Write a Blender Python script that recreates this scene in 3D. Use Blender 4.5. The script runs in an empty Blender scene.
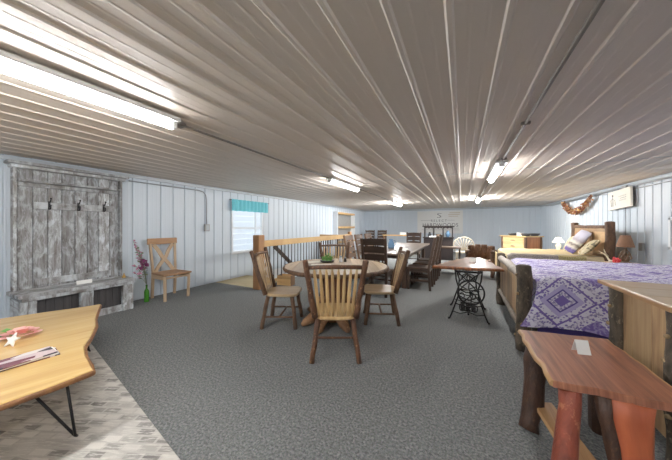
import bpy, bmesh, math, random
from mathutils import Vector, Matrix
R = random.Random(7)
PI = math.pi
sc = bpy.context.scene
COL = sc.collection

# ------------------------------------------------------------------ materials
class NT:
    def __init__(s, name):
        s.m = bpy.data.materials.new(name); s.m.use_nodes = True
        s.t = s.m.node_tree; s.b = s.t.nodes['Principled BSDF']
    def n(s, typ, **kw):
        nd = s.t.nodes.new(typ)
        for k, v in kw.items(): setattr(nd, k, v)
        return nd
    def link(s, a, b): s.t.links.new(a, b)
    def setin(s, sock, v):
        if hasattr(v, 'is_linked') or hasattr(v, 'links'): s.link(v, sock)
        else: sock.default_value = v
    def math(s, op, a, b=0.0, c=None):
        nd = s.n('ShaderNodeMath', operation=op)
        s.setin(nd.inputs[0], a); s.setin(nd.inputs[1], b)
        if c is not None: s.setin(nd.inputs[2], c)
        return nd.outputs[0]
    def mix(s, fac, a, b, mode='MIX'):
        nd = s.n('ShaderNodeMix', data_type='RGBA', blend_type=mode)
        s.setin(nd.inputs[0], fac)
        for i, v in ((6, a), (7, b)):
            if isinstance(v, tuple): v = (*v[:3], 1)
            s.setin(nd.inputs[i], v)
        return nd.outputs[2]
    def ramp(s, fac, stops, interp='LINEAR'):
        nd = s.n('ShaderNodeValToRGB'); cr = nd.color_ramp; cr.interpolation = interp
        while len(cr.elements) < len(stops): cr.elements.new(0.5)
        for e, (p, c) in zip(cr.elements, stops):
            e.position = p; e.color = (*c[:3], 1) if isinstance(c, tuple) else (c, c, c, 1)
        s.setin(nd.inputs[0], fac); return nd.outputs[0]
    def uv(s, name='grain'): return s.n('ShaderNodeUVMap', uv_map=name).outputs[0]
    def obj(s): return s.n('ShaderNodeTexCoord').outputs['Object']
    def map(s, vec, scale=(1, 1, 1), loc=(0, 0, 0), rot=(0, 0, 0)):
        nd = s.n('ShaderNodeMapping'); s.link(vec, nd.inputs[0])
        nd.inputs['Scale'].default_value = scale; nd.inputs['Location'].default_value = loc; nd.inputs['Rotation'].default_value = rot
        return nd.outputs[0]
    def noise(s, vec, scale=5, detail=3, rough=.55, dist=0):
        nd = s.n('ShaderNodeTexNoise'); s.link(vec, nd.inputs['Vector'])
        nd.inputs['Scale'].default_value = scale; nd.inputs['Detail'].default_value = detail
        nd.inputs['Roughness'].default_value = rough; nd.inputs['Distortion'].default_value = dist
        return nd.outputs[0]
    def voro(s, vec, scale=5, feature='F1', out='Distance'):
        nd = s.n('ShaderNodeTexVoronoi', feature=feature); s.link(vec, nd.inputs['Vector'])
        nd.inputs['Scale'].default_value = scale; return nd.outputs[out]
    def attr(s, name): return s.n('ShaderNodeAttribute', attribute_name=name).outputs['Fac']
    def sep(s, v):
        nd = s.n('ShaderNodeSeparateXYZ'); s.link(v, nd.inputs[0]); return nd.outputs
    def bump(s, h, strength=.3, dist=.01):
        nd = s.n('ShaderNodeBump'); nd.inputs['Strength'].default_value = strength; nd.inputs['Distance'].default_value = dist
        s.link(h, nd.inputs['Height']); s.link(nd.outputs[0], s.b.inputs['Normal'])
    def done(s, color=None, rough=.5, metal=0, spec=None, coat=0, emit=None, estr=0):
        if color is not None:
            if isinstance(color, tuple): color = (*color[:3], 1)
            s.setin(s.b.inputs['Base Color'], color)
        s.setin(s.b.inputs['Roughness'], rough); s.b.inputs['Metallic'].default_value = metal
        if spec is not None: s.b.inputs['Specular IOR Level'].default_value = spec
        if coat: s.b.inputs['Coat Weight'].default_value = coat; s.b.inputs['Coat Roughness'].default_value = .15
        if emit: s.b.inputs['Emission Color'].default_value = (*emit, 1); s.b.inputs['Emission Strength'].default_value = estr
        return s.m

def L(r, g, b):   # sRGB 0-255 to linear
    f = lambda c: (c/255/12.92) if c <= 10 else ((c/255+.055)/1.055)**2.4
    return (f(r), f(g), f(b))
def mulc(c, k): return tuple(min(1, x*k) for x in c)

def wood(name, c1, c2, dark=None, rough=.45, grain=22, along=1.6, tone=.35, coat=0, streak=.5):
    t = NT(name); uv = t.uv()
    g = t.noise(t.map(uv, (along, grain, 1)), 1.0, 5, .6, .6)
    f = t.noise(t.map(uv, (along*3, grain*5, 1)), 1.0, 3, .6)
    big = t.noise(t.map(uv, (1.1, 4.5, 1)), 1.0, 3, .5, 1.2)
    col = t.mix(t.ramp(g, [(.3, 0.), (.7, 1.)]), c1, c2)
    if dark is not None:
        col = t.mix(t.ramp(big, [(.52, 0.), (.68, streak)]), col, dark)
    col = t.mix(t.math('MULTIPLY', f, .35), col, mulc(c2, .45))
    tn = t.attr('tone')
    val = t.math('MULTIPLY_ADD', tn, tone, 1 - tone*.55)
    hsv = t.n('ShaderNodeHueSaturation'); t.setin(hsv.inputs['Value'], val); t.link(col, hsv.inputs['Color'])
    t.bump(f, .12, .003)
    return t.done(hsv.outputs[0], rough, coat=coat)

def bark(name, c1, c2, c3, scale=14, rough=.8):
    t = NT(name); o = t.obj()
    a = t.noise(t.map(o, (1, 1, .35)), scale, 5, .65, .5)
    b = t.noise(t.map(o, (1, 1, .5)), scale*2.6, 4, .7)
    v = t.voro(t.map(o, (1, 1, .8)), scale*.8)
    col = t.mix(t.ramp(a, [(.32, 0.), (.62, 1.)]), c1, c2)
    col = t.mix(t.ramp(b, [(.58, 0.), (.72, .9)]), col, c3)
    col = t.mix(t.ramp(v, [(.06, .6), (.14, 0.)]), col, c3)
    t.bump(t.math('ADD', a, b), .6, .012)
    return t.done(col, rough)

def plain(name, c, rough=.5, metal=0, var=.15, scale=8, **kw):
    t = NT(name); o = t.obj()
    n = t.noise(o, scale, 3)
    col = t.mix(n, mulc(c, 1+var), mulc(c, 1-var))
    return t.done(col, rough, metal, **kw)

M = {}
def make_materials():
    # painted ribbed steel
    for nm, c, rg in (('wall_metal', L(205, 216, 227), .42), ('ceil_metal', L(206, 195, 184), .46)):
        t = NT(nm); o = t.obj()
        n = t.noise(t.map(o, (.6, .6, .6)), 1.0, 3)
        sp = t.noise(o, 260, 2)
        col = t.mix(n, mulc(c, .93), mulc(c, 1.05))
        col = t.mix(t.math('MULTIPLY', sp, .16), col, mulc(c, .55))
        t.bump(t.noise(t.map(o, (1.3, .5, 1)), 2.2, 2), .05, .02)
        M[nm] = t.done(col, rg, 0, .55)
    M['trim_metal'] = plain('trim_metal', L(170, 178, 186), .35, .2)
    # carpet
    t = NT('carpet'); o = t.obj()
    a = t.noise(o, 62, 2, .75); b = t.noise(t.map(o, (1, 1, 1)), 30, 3, .7); big = t.noise(o, .5, 3)
    sp = t.n('ShaderNodeTexNoise'); t.link(o, sp.inputs['Vector']); sp.inputs['Scale'].default_value = 85; sp.inputs['Detail'].default_value = 2
    col = t.mix(t.ramp(a, [(.38, 0.), (.62, 1.)]), L(70, 72, 74), L(146, 148, 147))
    col = t.mix(t.ramp(b, [(.36, 0.), (.66, .7)]), col, L(100, 102, 102))
    col = t.mix(.16, col, sp.outputs['Color'], 'OVERLAY')
    col = t.mix(t.math('MULTIPLY', big, .35), col, L(112, 118, 118))
    t.bump(a, .7, .01); M['carpet'] = t.done(col, .95, 0, .15)
    M['plywood'] = wood('plywood', L(214, 196, 150), L(188, 166, 120), rough=.6)
    # woods
    M['hickory'] = wood('hickory', L(230, 202, 158), L(202, 166, 120), L(160, 116, 76), .42, coat=.2)
    M['hickory_warm'] = wood('hickory_warm', L(236, 200, 142), L(210, 164, 104), L(172, 120, 72), .4, coat=.2)
    M['hickory_pale'] = wood('hickory_pale', L(212, 178, 132), L(176, 136, 94), L(116, 74, 48), .45, coat=.1, tone=.55, streak=.75)
    M['table_plank'] = wood('table_plank', L(212, 186, 148), L(166, 134, 98), L(112, 82, 56), .42, grain=26, coat=.2, tone=.6)
    M['red_plank'] = wood('red_plank', L(142, 84, 52), L(106, 60, 38), L(70, 40, 28), .5, tone=.4)
    M['root'] = bark('root_wood', L(168, 122, 82), L(112, 76, 50), L(216, 178, 132), 9, .6)
    M['bark_brown'] = bark('bark_brown', L(66, 47, 36), L(110, 80, 58), L(38, 28, 24), 16)
    M['bark_red'] = bark('bark_red', L(112, 72, 46), L(78, 50, 36), L(176, 128, 84), 16, .55)
    M['bark_grey'] = bark('bark_grey', L(46, 39, 33), L(92, 80, 66), L(148, 132, 106), 15)
    M['log_silver'] = bark('log_silver', L(126, 112, 98), L(158, 148, 136), L(96, 82, 70), 9, .45)
    M['knot'] = plain('knot_wood', L(150, 124, 88), .6)
    M['live_maple'] = wood('live_maple', L(234, 198, 132), L(220, 178, 108), L(184, 132, 72), .26, grain=9, along=.9, coat=.4, tone=.1, streak=.4)
    M['live_edge'] = bark('live_edge', L(150, 100, 52), L(112, 70, 36), L(90, 56, 30), 9, .6)
    M['walnut'] = wood('walnut', L(196, 126, 94), L(130, 76, 56), L(88, 48, 36), .36, grain=34, coat=.25, tone=.2, streak=.8)
    M['sapwood'] = wood('sapwood', L(196, 152, 102), L(160, 114, 72), None, .55)
    M['cedar_red'] = bark('cedar_red', L(148, 66, 42), L(104, 44, 30), L(190, 120, 82), 9, .55)
    M['cedar_orange'] = wood('cedar_orange', L(204, 106, 62), L(172, 78, 44), L(110, 48, 32), .5, grain=8)
    M['dark_leg'] = bark('dark_leg', L(74, 46, 30), L(48, 30, 22), L(104, 70, 46), 16, .6)
    M['oak_rail'] = wood('oak_rail', L(224, 186, 128), L(204, 160, 100), L(176, 128, 76), .5)
    M['oak_post'] = wood('oak_post', L(190, 138, 90), L(152, 106, 66), L(116, 78, 48), .6)
    M['black_iron'] = plain('black_iron', L(30, 30, 32), .4, .5)
    M['dark_wood'] = wood('dark_wood', L(86, 64, 50), L(58, 42, 33), L(42, 31, 25), .5, tone=.4)
    M['dark_table'] = wood('dark_table', L(150, 132, 116), L(112, 94, 80), L(86, 70, 58), .35, coat=.3, tone=.45)
    M['mid_oak'] = wood('mid_oak', L(132, 98, 70), L(98, 70, 48), L(70, 50, 36), .5, tone=.4)
    M['espresso'] = wood('espresso', L(44, 34, 33), L(28, 22, 23), None, .4)
    M['pale_oak'] = wood('pale_oak', L(206, 178, 146), L(182, 152, 120), None, .6, tone=.2)
    M['x_seat'] = wood('x_seat', L(186, 142, 102), L(156, 114, 78), None, .55, tone=.3)
    M['honey'] = wood('honey_pine', L(232, 206, 150), L(206, 172, 112), L(180, 140, 88), .45, tone=.2)
    M['rust_panel'] = wood('rust_panel', L(196, 122, 66), L(154, 88, 48), L(110, 62, 38), .45)
    M['log_chair'] = bark('log_chair', L(134, 92, 62), L(100, 66, 44), L(186, 152, 116), 12, .6)
    M['burl'] = wood('burl', L(160, 112, 76), L(116, 74, 50), L(84, 52, 38), .28, grain=14, coat=.5, tone=.3)
    M['burl_edge'] = bark('burl_edge', L(178, 104, 52), L(110, 66, 42), L(224, 142, 70), 18, .45)
    M['wicker'] = wood('wicker', L(206, 196, 178), L(174, 162, 142), None, .6)
    # weathered boards
    t = NT('weathered'); uv = t.uv()
    a = t.noise(t.map(uv, (2.2, 16, 1)), 1, 6, .7, 1.0); b = t.noise(t.map(uv, (5, 9, 1)), 1, 5, .7, .6)
    c = t.noise(t.map(uv, (9, 70, 1)), 1, 3, .7)
    col = t.mix(t.ramp(a, [(.34, 0.), (.60, 1.)]), L(104, 97, 92), L(168, 170, 172))
    col = t.mix(t.ramp(b, [(.47, 0.), (.62, .85)]), col, L(212, 219, 225))
    col = t.mix(t.ramp(c, [(.50, 0.), (.72, .75)]), col, L(86, 76, 72))
    hsv = t.n('ShaderNodeHueSaturation'); t.setin(hsv.inputs['Value'], t.math('MULTIPLY_ADD', t.attr('tone'), .45, .70)); t.link(col, hsv.inputs['Color'])
    t.bump(c, .3, .004); M['weathered'] = t.done(hsv.outputs[0], .75)
    M['weathered_dark'] = wood('weathered_dark', L(70, 66, 66), L(46, 44, 46), None, .7, tone=.4)
    # textiles
    M['white_card'] = plain('white_card', L(236, 236, 232), .6, var=.03)
    M['grey_ink'] = plain('grey_ink', L(130, 130, 134), .7, var=.05)
    M['dark_ink'] = plain('dark_ink', L(58, 62, 72), .7, var=.05)
    M['tan_ink'] = plain('tan_ink', L(186, 168, 140), .7, var=.05)
    M['banner'] = plain('banner_vinyl', L(222, 223, 222), .45, var=.03)
    M['turquoise'] = plain('turquoise_cloth', L(104, 200, 216), .7, var=.12, scale=30)
    M['purple_skirt'] = plain('purple_skirt', L(52, 40, 104), .8)
    M['white_paint'] = plain('white_paint', L(228, 232, 236), .4, var=.03)
    M['grey_box'] = plain('grey_box', L(150, 150, 148), .45, .2)
    M['galv'] = plain('galvanised', L(150, 156, 162), .35, .55); M['dull_pipe'] = plain('dull_pipe', L(118, 112, 106), .5, .3)
    M['brass'] = plain('brass', L(196, 158, 90), .35, .6)
    M['pink'] = plain('pink_petal', L(240, 180, 172), .6); M['magenta'] = plain('magenta_petal', L(120, 36, 92), .6)
    M['mauve'] = plain('mauve_petal', L(190, 120, 150), .6); M['green'] = plain('leaf_green', L(96, 150, 66), .6)
    M['dull_green'] = plain('dull_leaf', L(104, 116, 86), .6); M['star_white'] = plain('star_white', L(240, 240, 236), .4, var=.03)
    M['autumn'] = None
    t = NT('autumn'); cc = t.ramp(t.attr('tone'), [(0, L(176, 110, 74)), (.3, L(120, 74, 60)), (.5, L(214, 170, 100)), (.75, L(156, 62, 56)), (1, L(222, 200, 168))])
    M['autumn'] = t.done(cc, .7)
    M['dark_pot'] = plain('dark_pot', L(48, 44, 42), .5)
    M['red_orn'] = plain('red_ornament', L(200, 44, 50), .4); M['antler'] = plain('antler', L(226, 212, 178), .5)
    M['twig'] = plain('twig', L(120, 98, 78), .6, scale=40)
    M['shade_brown'] = plain('shade_brown', L(142, 104, 80), .85)
    M['shade_white'] = plain('shade_white', L(250, 244, 226), .5, emit=(1, .9, .72), estr=1.6)
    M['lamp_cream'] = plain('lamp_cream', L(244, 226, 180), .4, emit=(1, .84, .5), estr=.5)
    M['cream_canvas'] = plain('cream_canvas', L(232, 228, 216), .7, var=.03)
    M['blue_glass'] = plain('blue_glass', L(96, 134, 172), .2)
    M['dark_stuff'] = plain('dark_stuff', L(52, 54, 60), .5)
    M['photo_grey'] = plain('photo_grey', L(120, 124, 128), .4, var=.5, scale=9)
    M['tube'] = NT('tube_light').done((1, 1, 1), .5, emit=(1, .985, .96), estr=55)
    M['tube_near'] = NT('tube_light_near').done((1, 1, 1), .5, emit=(1, .99, .97), estr=42)
    M['tube_far'] = NT('tube_light_far').done((1, 1, 1), .5, emit=(1, .99, .97), estr=230)
    M['fixture'] = plain('fixture', L(232, 232, 230), .4, var=.02)
    t = NT('green_glass'); M['green_glass'] = t.done(L(60, 128, 36), .1)
    t = NT('window_glass')
    tr = t.n('ShaderNodeBsdfTransparent'); gl = t.n('ShaderNodeBsdfGlossy'); gl.inputs['Roughness'].default_value = .02
    mx = t.n('ShaderNodeMixShader'); mx.inputs[0].default_value = .06; t.link(tr.outputs[0], mx.inputs[1]); t.link(gl.outputs[0], mx.inputs[2])
    t.link(mx.outputs[0], t.t.nodes['Material Output'].inputs['Surface']); M['glass'] = t.m
    # siding seen outside the window
    M['siding'] = plain('siding', L(232, 236, 238), .6, var=.03)
    # purple quilt : diamonds of concentric squares with floral print
    t = NT('quilt_purple'); uv = t.uv('grain')
    P = .52
    s_ = t.sep(t.map(uv, (1/P, 1/P, 1)))
    fx = t.math('ABSOLUTE', t.math('SUBTRACT', t.math('FRACT', s_[0]), .5)); fy = t.math('ABSOLUTE', t.math('SUBTRACT', t.math('FRACT', s_[1]), .5))
    d = t.math('ADD', fx, fy)
    v1 = t.voro(uv, 42); v2 = t.noise(uv, 44, 2)
    wht = L(212, 210, 226); lav = L(172, 162, 208); pur = L(108, 90, 164); dkp = L(82, 66, 142)
    pr_w = t.mix(t.ramp(v1, [(.36, 1.), (.48, 0.)]), wht, L(116, 102, 170))     # white with purple sprigs
    pr_l = t.mix(t.ramp(v2, [(.42, 0.), (.55, 1.)]), L(120, 112, 160), L(210, 206, 224))   # grey speckle
    ring = lambda a, b: t.math('MULTIPLY', t.math('GREATER_THAN', d, a), t.math('LESS_THAN', d, b))
    col = t.mix(0., pr_w, pr_w)
    col = t.mix(ring(-1, .12), col, pur)
    col = t.mix(ring(.12, .20), col, pr_l)
    col = t.mix(ring(.20, .235), col, dkp)
    col = t.mix(ring(.235, .33), col, lav)
    col = t.mix(ring(.46, .505), col, pur)
    col = t.mix(ring(.62, .72), col, pr_l)
    col = t.mix(ring(.80, 1.1), col, t.mix(t.ramp(v2, [(.45, 0.), (.6, .7)]), pur, lav))
    q = t.math('ABSOLUTE', t.math('SUBTRACT', t.math('FRACT', t.math('MULTIPLY', s_[0], 8)), .5))
    t.bump(t.noise(uv, 24, 2), .25, .01)
    M['quilt_purple'] = t.done(col, .85)
    # tan patchwork quilt
    t = NT('quilt_tan'); uv = t.uv('grain')
    s_ = t.sep(uv); fu = t.math('FLOOR', t.math('MULTIPLY', s_[0], 2.1)); fv = t.math('FLOOR', t.math('MULTIPLY_ADD', s_[1], 3.4, 20.0)); cellv = t.math('FRACT', t.math('MULTIPLY_ADD', fu, .37, t.math('MULTIPLY', fv, .21)))
    col = t.ramp(cellv, [(0, L(206, 186, 142)), (.22, L(104, 98, 108)), (.48, L(214, 198, 156)), (.66, L(142, 130, 66)), (.80, L(120, 112, 118))], 'CONSTANT')
    col = t.mix(t.math('MULTIPLY', t.ramp(t.noise(uv, 50, 3), [(.4, 0.), (.6, 1.)]), .4), col, L(226, 214, 186))
    vv = t.math('GREATER_THAN', s_[1], .12)
    col = t.mix(vv, col, t.mix(t.noise(uv, 9, 2), L(214, 196, 152), L(190, 166, 118)))
    M['quilt_tan'] = t.done(col, .85)
    # pillows
    t = NT('pillow_tan'); uv = t.uv(); v = t.voro(t.map(uv, (1, 1, 1)), 9, 'F1', 'Color'); sv = t.sep(v)
    col = t.ramp(sv[0], [(0, L(206, 190, 152)), (.4, L(186, 168, 128)), (.7, L(120, 110, 88)), (.8, L(212, 200, 168))], 'CONSTANT'); M['pillow_tan'] = t.done(col, .85)
    t = NT('pillow_scene'); uv = t.uv(); s_ = t.sep(uv)
    y = t.math('ADD', s_[1], t.math('MULTIPLY', t.noise(uv, 5, 3), .16))
    col = t.ramp(y, [(0, L(74, 60, 124)), (.22, L(84, 68, 130)), (.30, L(196, 186, 170)), (.42, L(96, 84, 78)), (.50, L(208, 202, 190)), (.62, L(150, 140, 150)), (.8, L(190, 188, 206))]); M['pillow_scene'] = t.done(col, .8)
    M['linen'] = plain('linen', L(226, 220, 206), .85)
    # rug
    t = NT('rug'); o = t.obj()
    br = t.n('ShaderNodeTexBrick'); ro = t.map(o, (1, 1, 1), (0, 0, 0), (0, 0, math.radians(-24))); t.link(ro, br.inputs['Vector']); br.inputs['Scale'].default_value = 4.4
    br.inputs['Mortar Size'].default_value = .05; br.inputs['Mortar Smooth'].default_value = .6
    br.inputs['Color1'].default_value = (.0, .0, .0, 1); br.inputs['Color2'].default_value = (1, 1, 1, 1); br.inputs['Mortar'].default_value = (.62, .62, .62, 1)
    br.offset = .5
    st = t.noise(t.map(ro, (9, 80, 1)), 1, 4, .7); pa = t.noise(o, 2.4, 3, .6)
    mk = t.math('MULTIPLY', t.math('SUBTRACT', 1.0, br.outputs['Color']), t.ramp(st, [(.36, 0.), (.50, 1.)]))
    mk = t.math('MULTIPLY', mk, t.ramp(pa, [(.28, .5), (.45, 1.)]))
    col = t.mix(mk, L(222, 219, 212), L(98, 96, 96))
    col = t.mix(t.math('MULTIPLY', t.noise(o, 190, 2), .35), col, L(150, 142, 132))
    t.bump(st, .3, .005); M['rug'] = t.done(col, .95)
    # magazine covers
    t = NT('magazine'); uv = t.uv(); c1 = t.voro(t.map(uv, (6, 14, 1)), 1.0, 'F1', 'Color'); sv = t.sep(c1)
    col = t.ramp(sv[0], [(0, L(222, 214, 210)), (.35, L(110, 62, 74)), (.6, L(206, 186, 188)), (.8, L(70, 60, 76))], 'CONSTANT'); M['magazine'] = t.done(col, .25)
make_materials()

# ------------------------------------------------------------------ mesh builder
class MB:
    def __init__(s): s.v = []; s.f = []; s.uv = []; s.tn = []; s.sm = []
    def add(s, verts, faces, g=None, smooth=False, uvf=None, tone=None, M4=None):
        b = len(s.v); vs = [Vector(v) for v in verts]
        if uvf is None:
            g = Vector(g or (0, 0, 1)).normalized()
            p = g.orthogonal().normalized(); q = g.cross(p)
            ou, ov = R.uniform(0, 60), R.uniform(0, 60)
            uvs = [(v.dot(g)+ou, v.dot(p)+.83*v.dot(q)+ov) for v in vs]
        else: uvs = uvf
        if M4 is not None: vs = [M4 @ v for v in vs]
        s.v += vs
        t = R.random() if tone is None else tone
        for i, f in enumerate(faces):
            s.f.append([b+k for k in f]); s.uv.append([uvs[k] for k in f]); s.tn.append(t)
            s.sm.append(smooth if isinstance(smooth, bool) else smooth[i])
        return s
    def box(s, x0, x1, y0, y1, z0, z1, g=None, bev=.004, M4=None, tone=None):
        x0, x1 = min(x0, x1), max(x0, x1); y0, y1 = min(y0, y1), max(y0, y1); z0, z1 = min(z0, z1), max(z0, z1)
        d = (x1-x0, y1-y0, z1-z0); b = min(bev, min(d)*.3)
        if g is None:
            k = d.index(max(d)); g = [(1, 0, 0), (0, 1, 0), (0, 0, 1)][k]
        lo, hi = (x0, y0, z0), (x1, y1, z1); vs = []; idx = {}
        for c in range(8):
            sg = [(c >> i) & 1 for i in range(3)]
            for a in range(3):   # vertex lying on the face normal to axis a
                p = []
                for i in range(3):
                    e = hi[i] if sg[i] else lo[i]
                    if i != a: e += -b if sg[i] else b
                    p.append(e)
                idx[(c, a)] = len(vs); vs.append(p)
        fs = []
        for a in range(3):
            u, w = (a+1) % 3, (a+2) % 3
            for sd in (0, 1):
                q = []
                for su, sw in ((0, 0), (1, 0), (1, 1), (0, 1)):
                    q.append(idx[((sd << a) | (su << u) | (sw << w), a)])
                fs.append(q if sd else q[::-1])
        for a in range(3):       # edges along axis a
            u, w = (a+1) % 3, (a+2) % 3
            for su in (0, 1):
                for sw in (0, 1):
                    c0 = (su << u) | (sw << w); c1 = c0 | (1 << a)
                    q = [idx[(c0, u)], idx[(c1, u)], idx[(c1, w)], idx[(c0, w)]]
                    fs.append(q if su == sw else q[::-1])
        for c in range(8):
            q = [idx[(c, 0)], idx[(c, 1)], idx[(c, 2)]]
            fs.append(q if bin(c).count('1') % 2 else q[::-1])
        return s.add(vs, fs, g, False, tone=tone, M4=M4)
    def beam(s, p, q, w, h, up=(0, 0, 1), bev=.004, tone=None):
        p, q = Vector(p), Vector(q); d = q-p; z = d.normalized(); x = Vector(up).cross(z)
        if x.length < 1e-4: x = Vector((1, 0, 0)).cross(z)
        x.normalize(); y = z.cross(x)
        M4 = Matrix((x, y, z)).transposed().to_4x4(); M4.translation = p
        return s.box(-w/2, w/2, -h/2, h/2, 0, d.length, (0, 0, 1), bev, M4, tone)
    def tube(s, pts, rad, n=10, noise=0., sq=(1, 1), caps=True, tone=None, closed=False):
        pts = [Vector(p) for p in pts]; m = len(pts)
        if not hasattr(rad, '__len__'): rad = [rad]*m
        vs = []; uv = []; x = None; L_ = 0; ou, ov = R.uniform(0, 60), R.uniform(0, 60)
        per = 2*PI*max(rad)
        for i, p in enumerate(pts):
            if closed: t = pts[(i+1) % m]-pts[i-1]
            else: t = pts[min(i+1, m-1)]-pts[max(i-1, 0)]
            t.normalize()
            if x is None: x = t.orthogonal() if abs(t.z) < .9 else Vector((1, 0, 0))
            x = (x-t*x.dot(t)).normalized(); y = t.cross(x)
            if i: L_ += (p-pts[i-1]).length
            for k in range(n):
                a = 2*PI*k/n; r = rad[i]*(1+noise*R.uniform(-1, 1))
                vs.append(p+x*math.cos(a)*r*sq[0]+y*math.sin(a)*r*sq[1]); uv.append((L_+ou, abs(k/n-.5)*per+ov))
        fs = []; sm = []
        for i in range(m if closed else m-1):
            for k in range(n):
                a, b = i*n, ((i+1) % m)*n
                fs.append([a+k, a+(k+1) % n, b+(k+1) % n, b+k]); sm.append(True)
        if caps and not closed:
            fs.append(list(range(n))[::-1]); fs.append([(m-1)*n+k for k in range(n)]); sm += [False, False]
        return s.add(vs, fs, smooth=sm, uvf=uv, tone=tone)
    def log(s, p, q, r0, r1=None, n=12, seg=6, wob=.25, noise=.06, dome=.6):
        p, q = Vector(p), Vector(q); r1 = r1 or r0; pts = []; rad = []
        d = (q-p); ax = d.orthogonal().normalized(); ay = d.normalized().cross(ax)
        for i in range(seg+1):
            f = i/seg; k = 0 if i in (0, seg) else wob*r0
            pts.append(p+d*f+ax*R.uniform(-k, k)+ay*R.uniform(-k, k)); rad.append((r0+(r1-r0)*f)*R.uniform(.93, 1.06))
        e = d.normalized()
        pts = [p-e*0] + pts[1:] ; rad[0] = r0
        pts.append(q+e*r1*dome*.35); rad.append(r1*.75); pts.append(q+e*r1*dome*.5); rad.append(r1*.3)
        return s.tube(pts, rad, n, noise)
    def lathe(s, prof, n=20, c=(0, 0, 0), tone=None):
        vs = []; uv = []; fs = []; sm = []; m = len(prof); ou = R.uniform(0, 60)
        for i, (r, z) in enumerate(prof):
            for k in range(n):
                a = 2*PI*k/n; vs.append((c[0]+max(r, .0004)*math.cos(a), c[1]+max(r, .0004)*math.sin(a), c[2]+z)); uv.append((z+ou, a*.1))
        for i in range(m-1):
            for k in range(n): fs.append([i*n+k, i*n+(k+1) % n, (i+1)*n+(k+1) % n, (i+1)*n+k]); sm.append(True)
        fs.append(list(range(n))[::-1]); fs.append([(m-1)*n+k for k in range(n)]); sm += [False, False]
        return s.add(vs, fs, smooth=sm, uvf=uv, tone=tone)
    def prism(s, out, z0, z1, bev=.006, g=(1, 0, 0), smooth=False, M4=None, tone=None, inset=0):
        n = len(out); A = sum(out[i][0]*out[(i+1) % n][1]-out[(i+1) % n][0]*out[i][1] for i in range(n))
        if A < 0: out = out[::-1]
        def off(d):
            r = []
            for i in range(n):
                p0, p1, p2 = (Vector((*out[(i+k) % n][:2],)) for k in (-1, 0, 1))
                e1 = (p1-p0).normalized(); e2 = (p2-p1).normalized()
                nn = Vector((e1.y+e2.y, -e1.x-e2.x)); nn = nn.normalized() if nn.length > 1e-6 else Vector((e1.y, -e1.x))
                r.append(p1-nn*d)
            return r
        b = min(bev, (z1-z0)*.4); rings = [(b+inset, z0), (inset, z0+b), (0, z1-b), (b, z1)]
        vs = []
        for d, z in rings: vs += [(p.x, p.y, z) for p in off(d)]
        fs = [list(range(n))[::-1], [3*n+k for k in range(n)]]; sm = [False, False]
        for j in range(3):
            for k in range(n):
                fs.append([j*n+k, j*n+(k+1) % n, (j+1)*n+(k+1) % n, (j+1)*n+k]); sm.append(smooth)
        return s.add(vs, fs, g, sm, M4=M4, tone=tone)
    def sheet(s, fn, nu, nv, smooth=True, uvfn=None, tone=None):
        vs = []; uv = []
        for i in range(nu+1):
            for j in range(nv+1):
                u, v = i/nu, j/nv; vs.append(fn(u, v)); uv.append(uvfn(u, v) if uvfn else (u, v))
        w = nv+1
        fs = [[i*w+j, (i+1)*w+j, (i+1)*w+j+1, i*w+j+1] for i in range(nu) for j in range(nv)]
        return s.add(vs, fs, smooth=smooth, uvf=uv, tone=tone)
    def ball(s, c, r, n=10, m=7, sz=1., tone=None):
        return s.lathe([(r*math.sin(PI*i/m), -r*sz*math.cos(PI*i/m)) for i in range(m+1)], n, c, tone)

def build(name, mb, mat, parent=None, loc=None, rotz=0, recalc=True):
    me = bpy.data.meshes.new(name)
    me.from_pydata([tuple(v) for v in mb.v], [], mb.f)
    ul = me.uv_layers.new(name='grain'); k = 0
    flat = [c for f in mb.uv for uv in f for c in uv]; ul.data.foreach_set('uv', flat)
    at = me.attributes.new('tone', 'FLOAT', 'FACE'); at.data.foreach_set('value', mb.tn)
    me.polygons.foreach_set('use_smooth', mb.sm)
    me.materials.append(M[mat] if isinstance(mat, str) else mat)
    if recalc:
        bm = bmesh.new(); bm.from_mesh(me); bmesh.ops.recalc_face_normals(bm, faces=bm.faces); bm.to_mesh(me); bm.free()
    me.update()
    o = bpy.data.objects.new(name, me); COL.objects.link(o)
    if parent is not None: o.parent = parent
    if loc is not None: o.location = loc
    if rotz: o.rotation_euler.z = rotz
    return o
def tag(o, label, cat, group=None):
    o['label'] = label; o['category'] = cat
    if group: o['group'] = group
    return o
def thing(name, label, cat, loc=(0, 0, 0), rotz=0, group=None):
    o = bpy.data.objects.new(name, None); COL.objects.link(o); o.empty_display_size = .1
    o.location = loc; o.rotation_euler = (0, 0, rotz)
    return tag(o, label, cat, group)
def struct(name, mb, mat, recalc=True):
    o = build(name, mb, mat, recalc=recalc); o['kind'] = 'structure'; return o
def dup(root, loc, rotz, label=None, group=None):
    r = root.copy(); COL.objects.link(r); r.location = loc; r.rotation_euler = (0, 0, rotz)
    if label: r['label'] = label
    if group: r['group'] = group
    for ch in list(root.children):
        c = ch.copy(); COL.objects.link(c); c.parent = r
        for g in list(ch.children):
            d = g.copy(); COL.objects.link(d); d.parent = c
    return r
def face_to(dx, dy): return math.atan2(-dx, dy)      # rotz that turns local +Y to (dx,dy)
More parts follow.
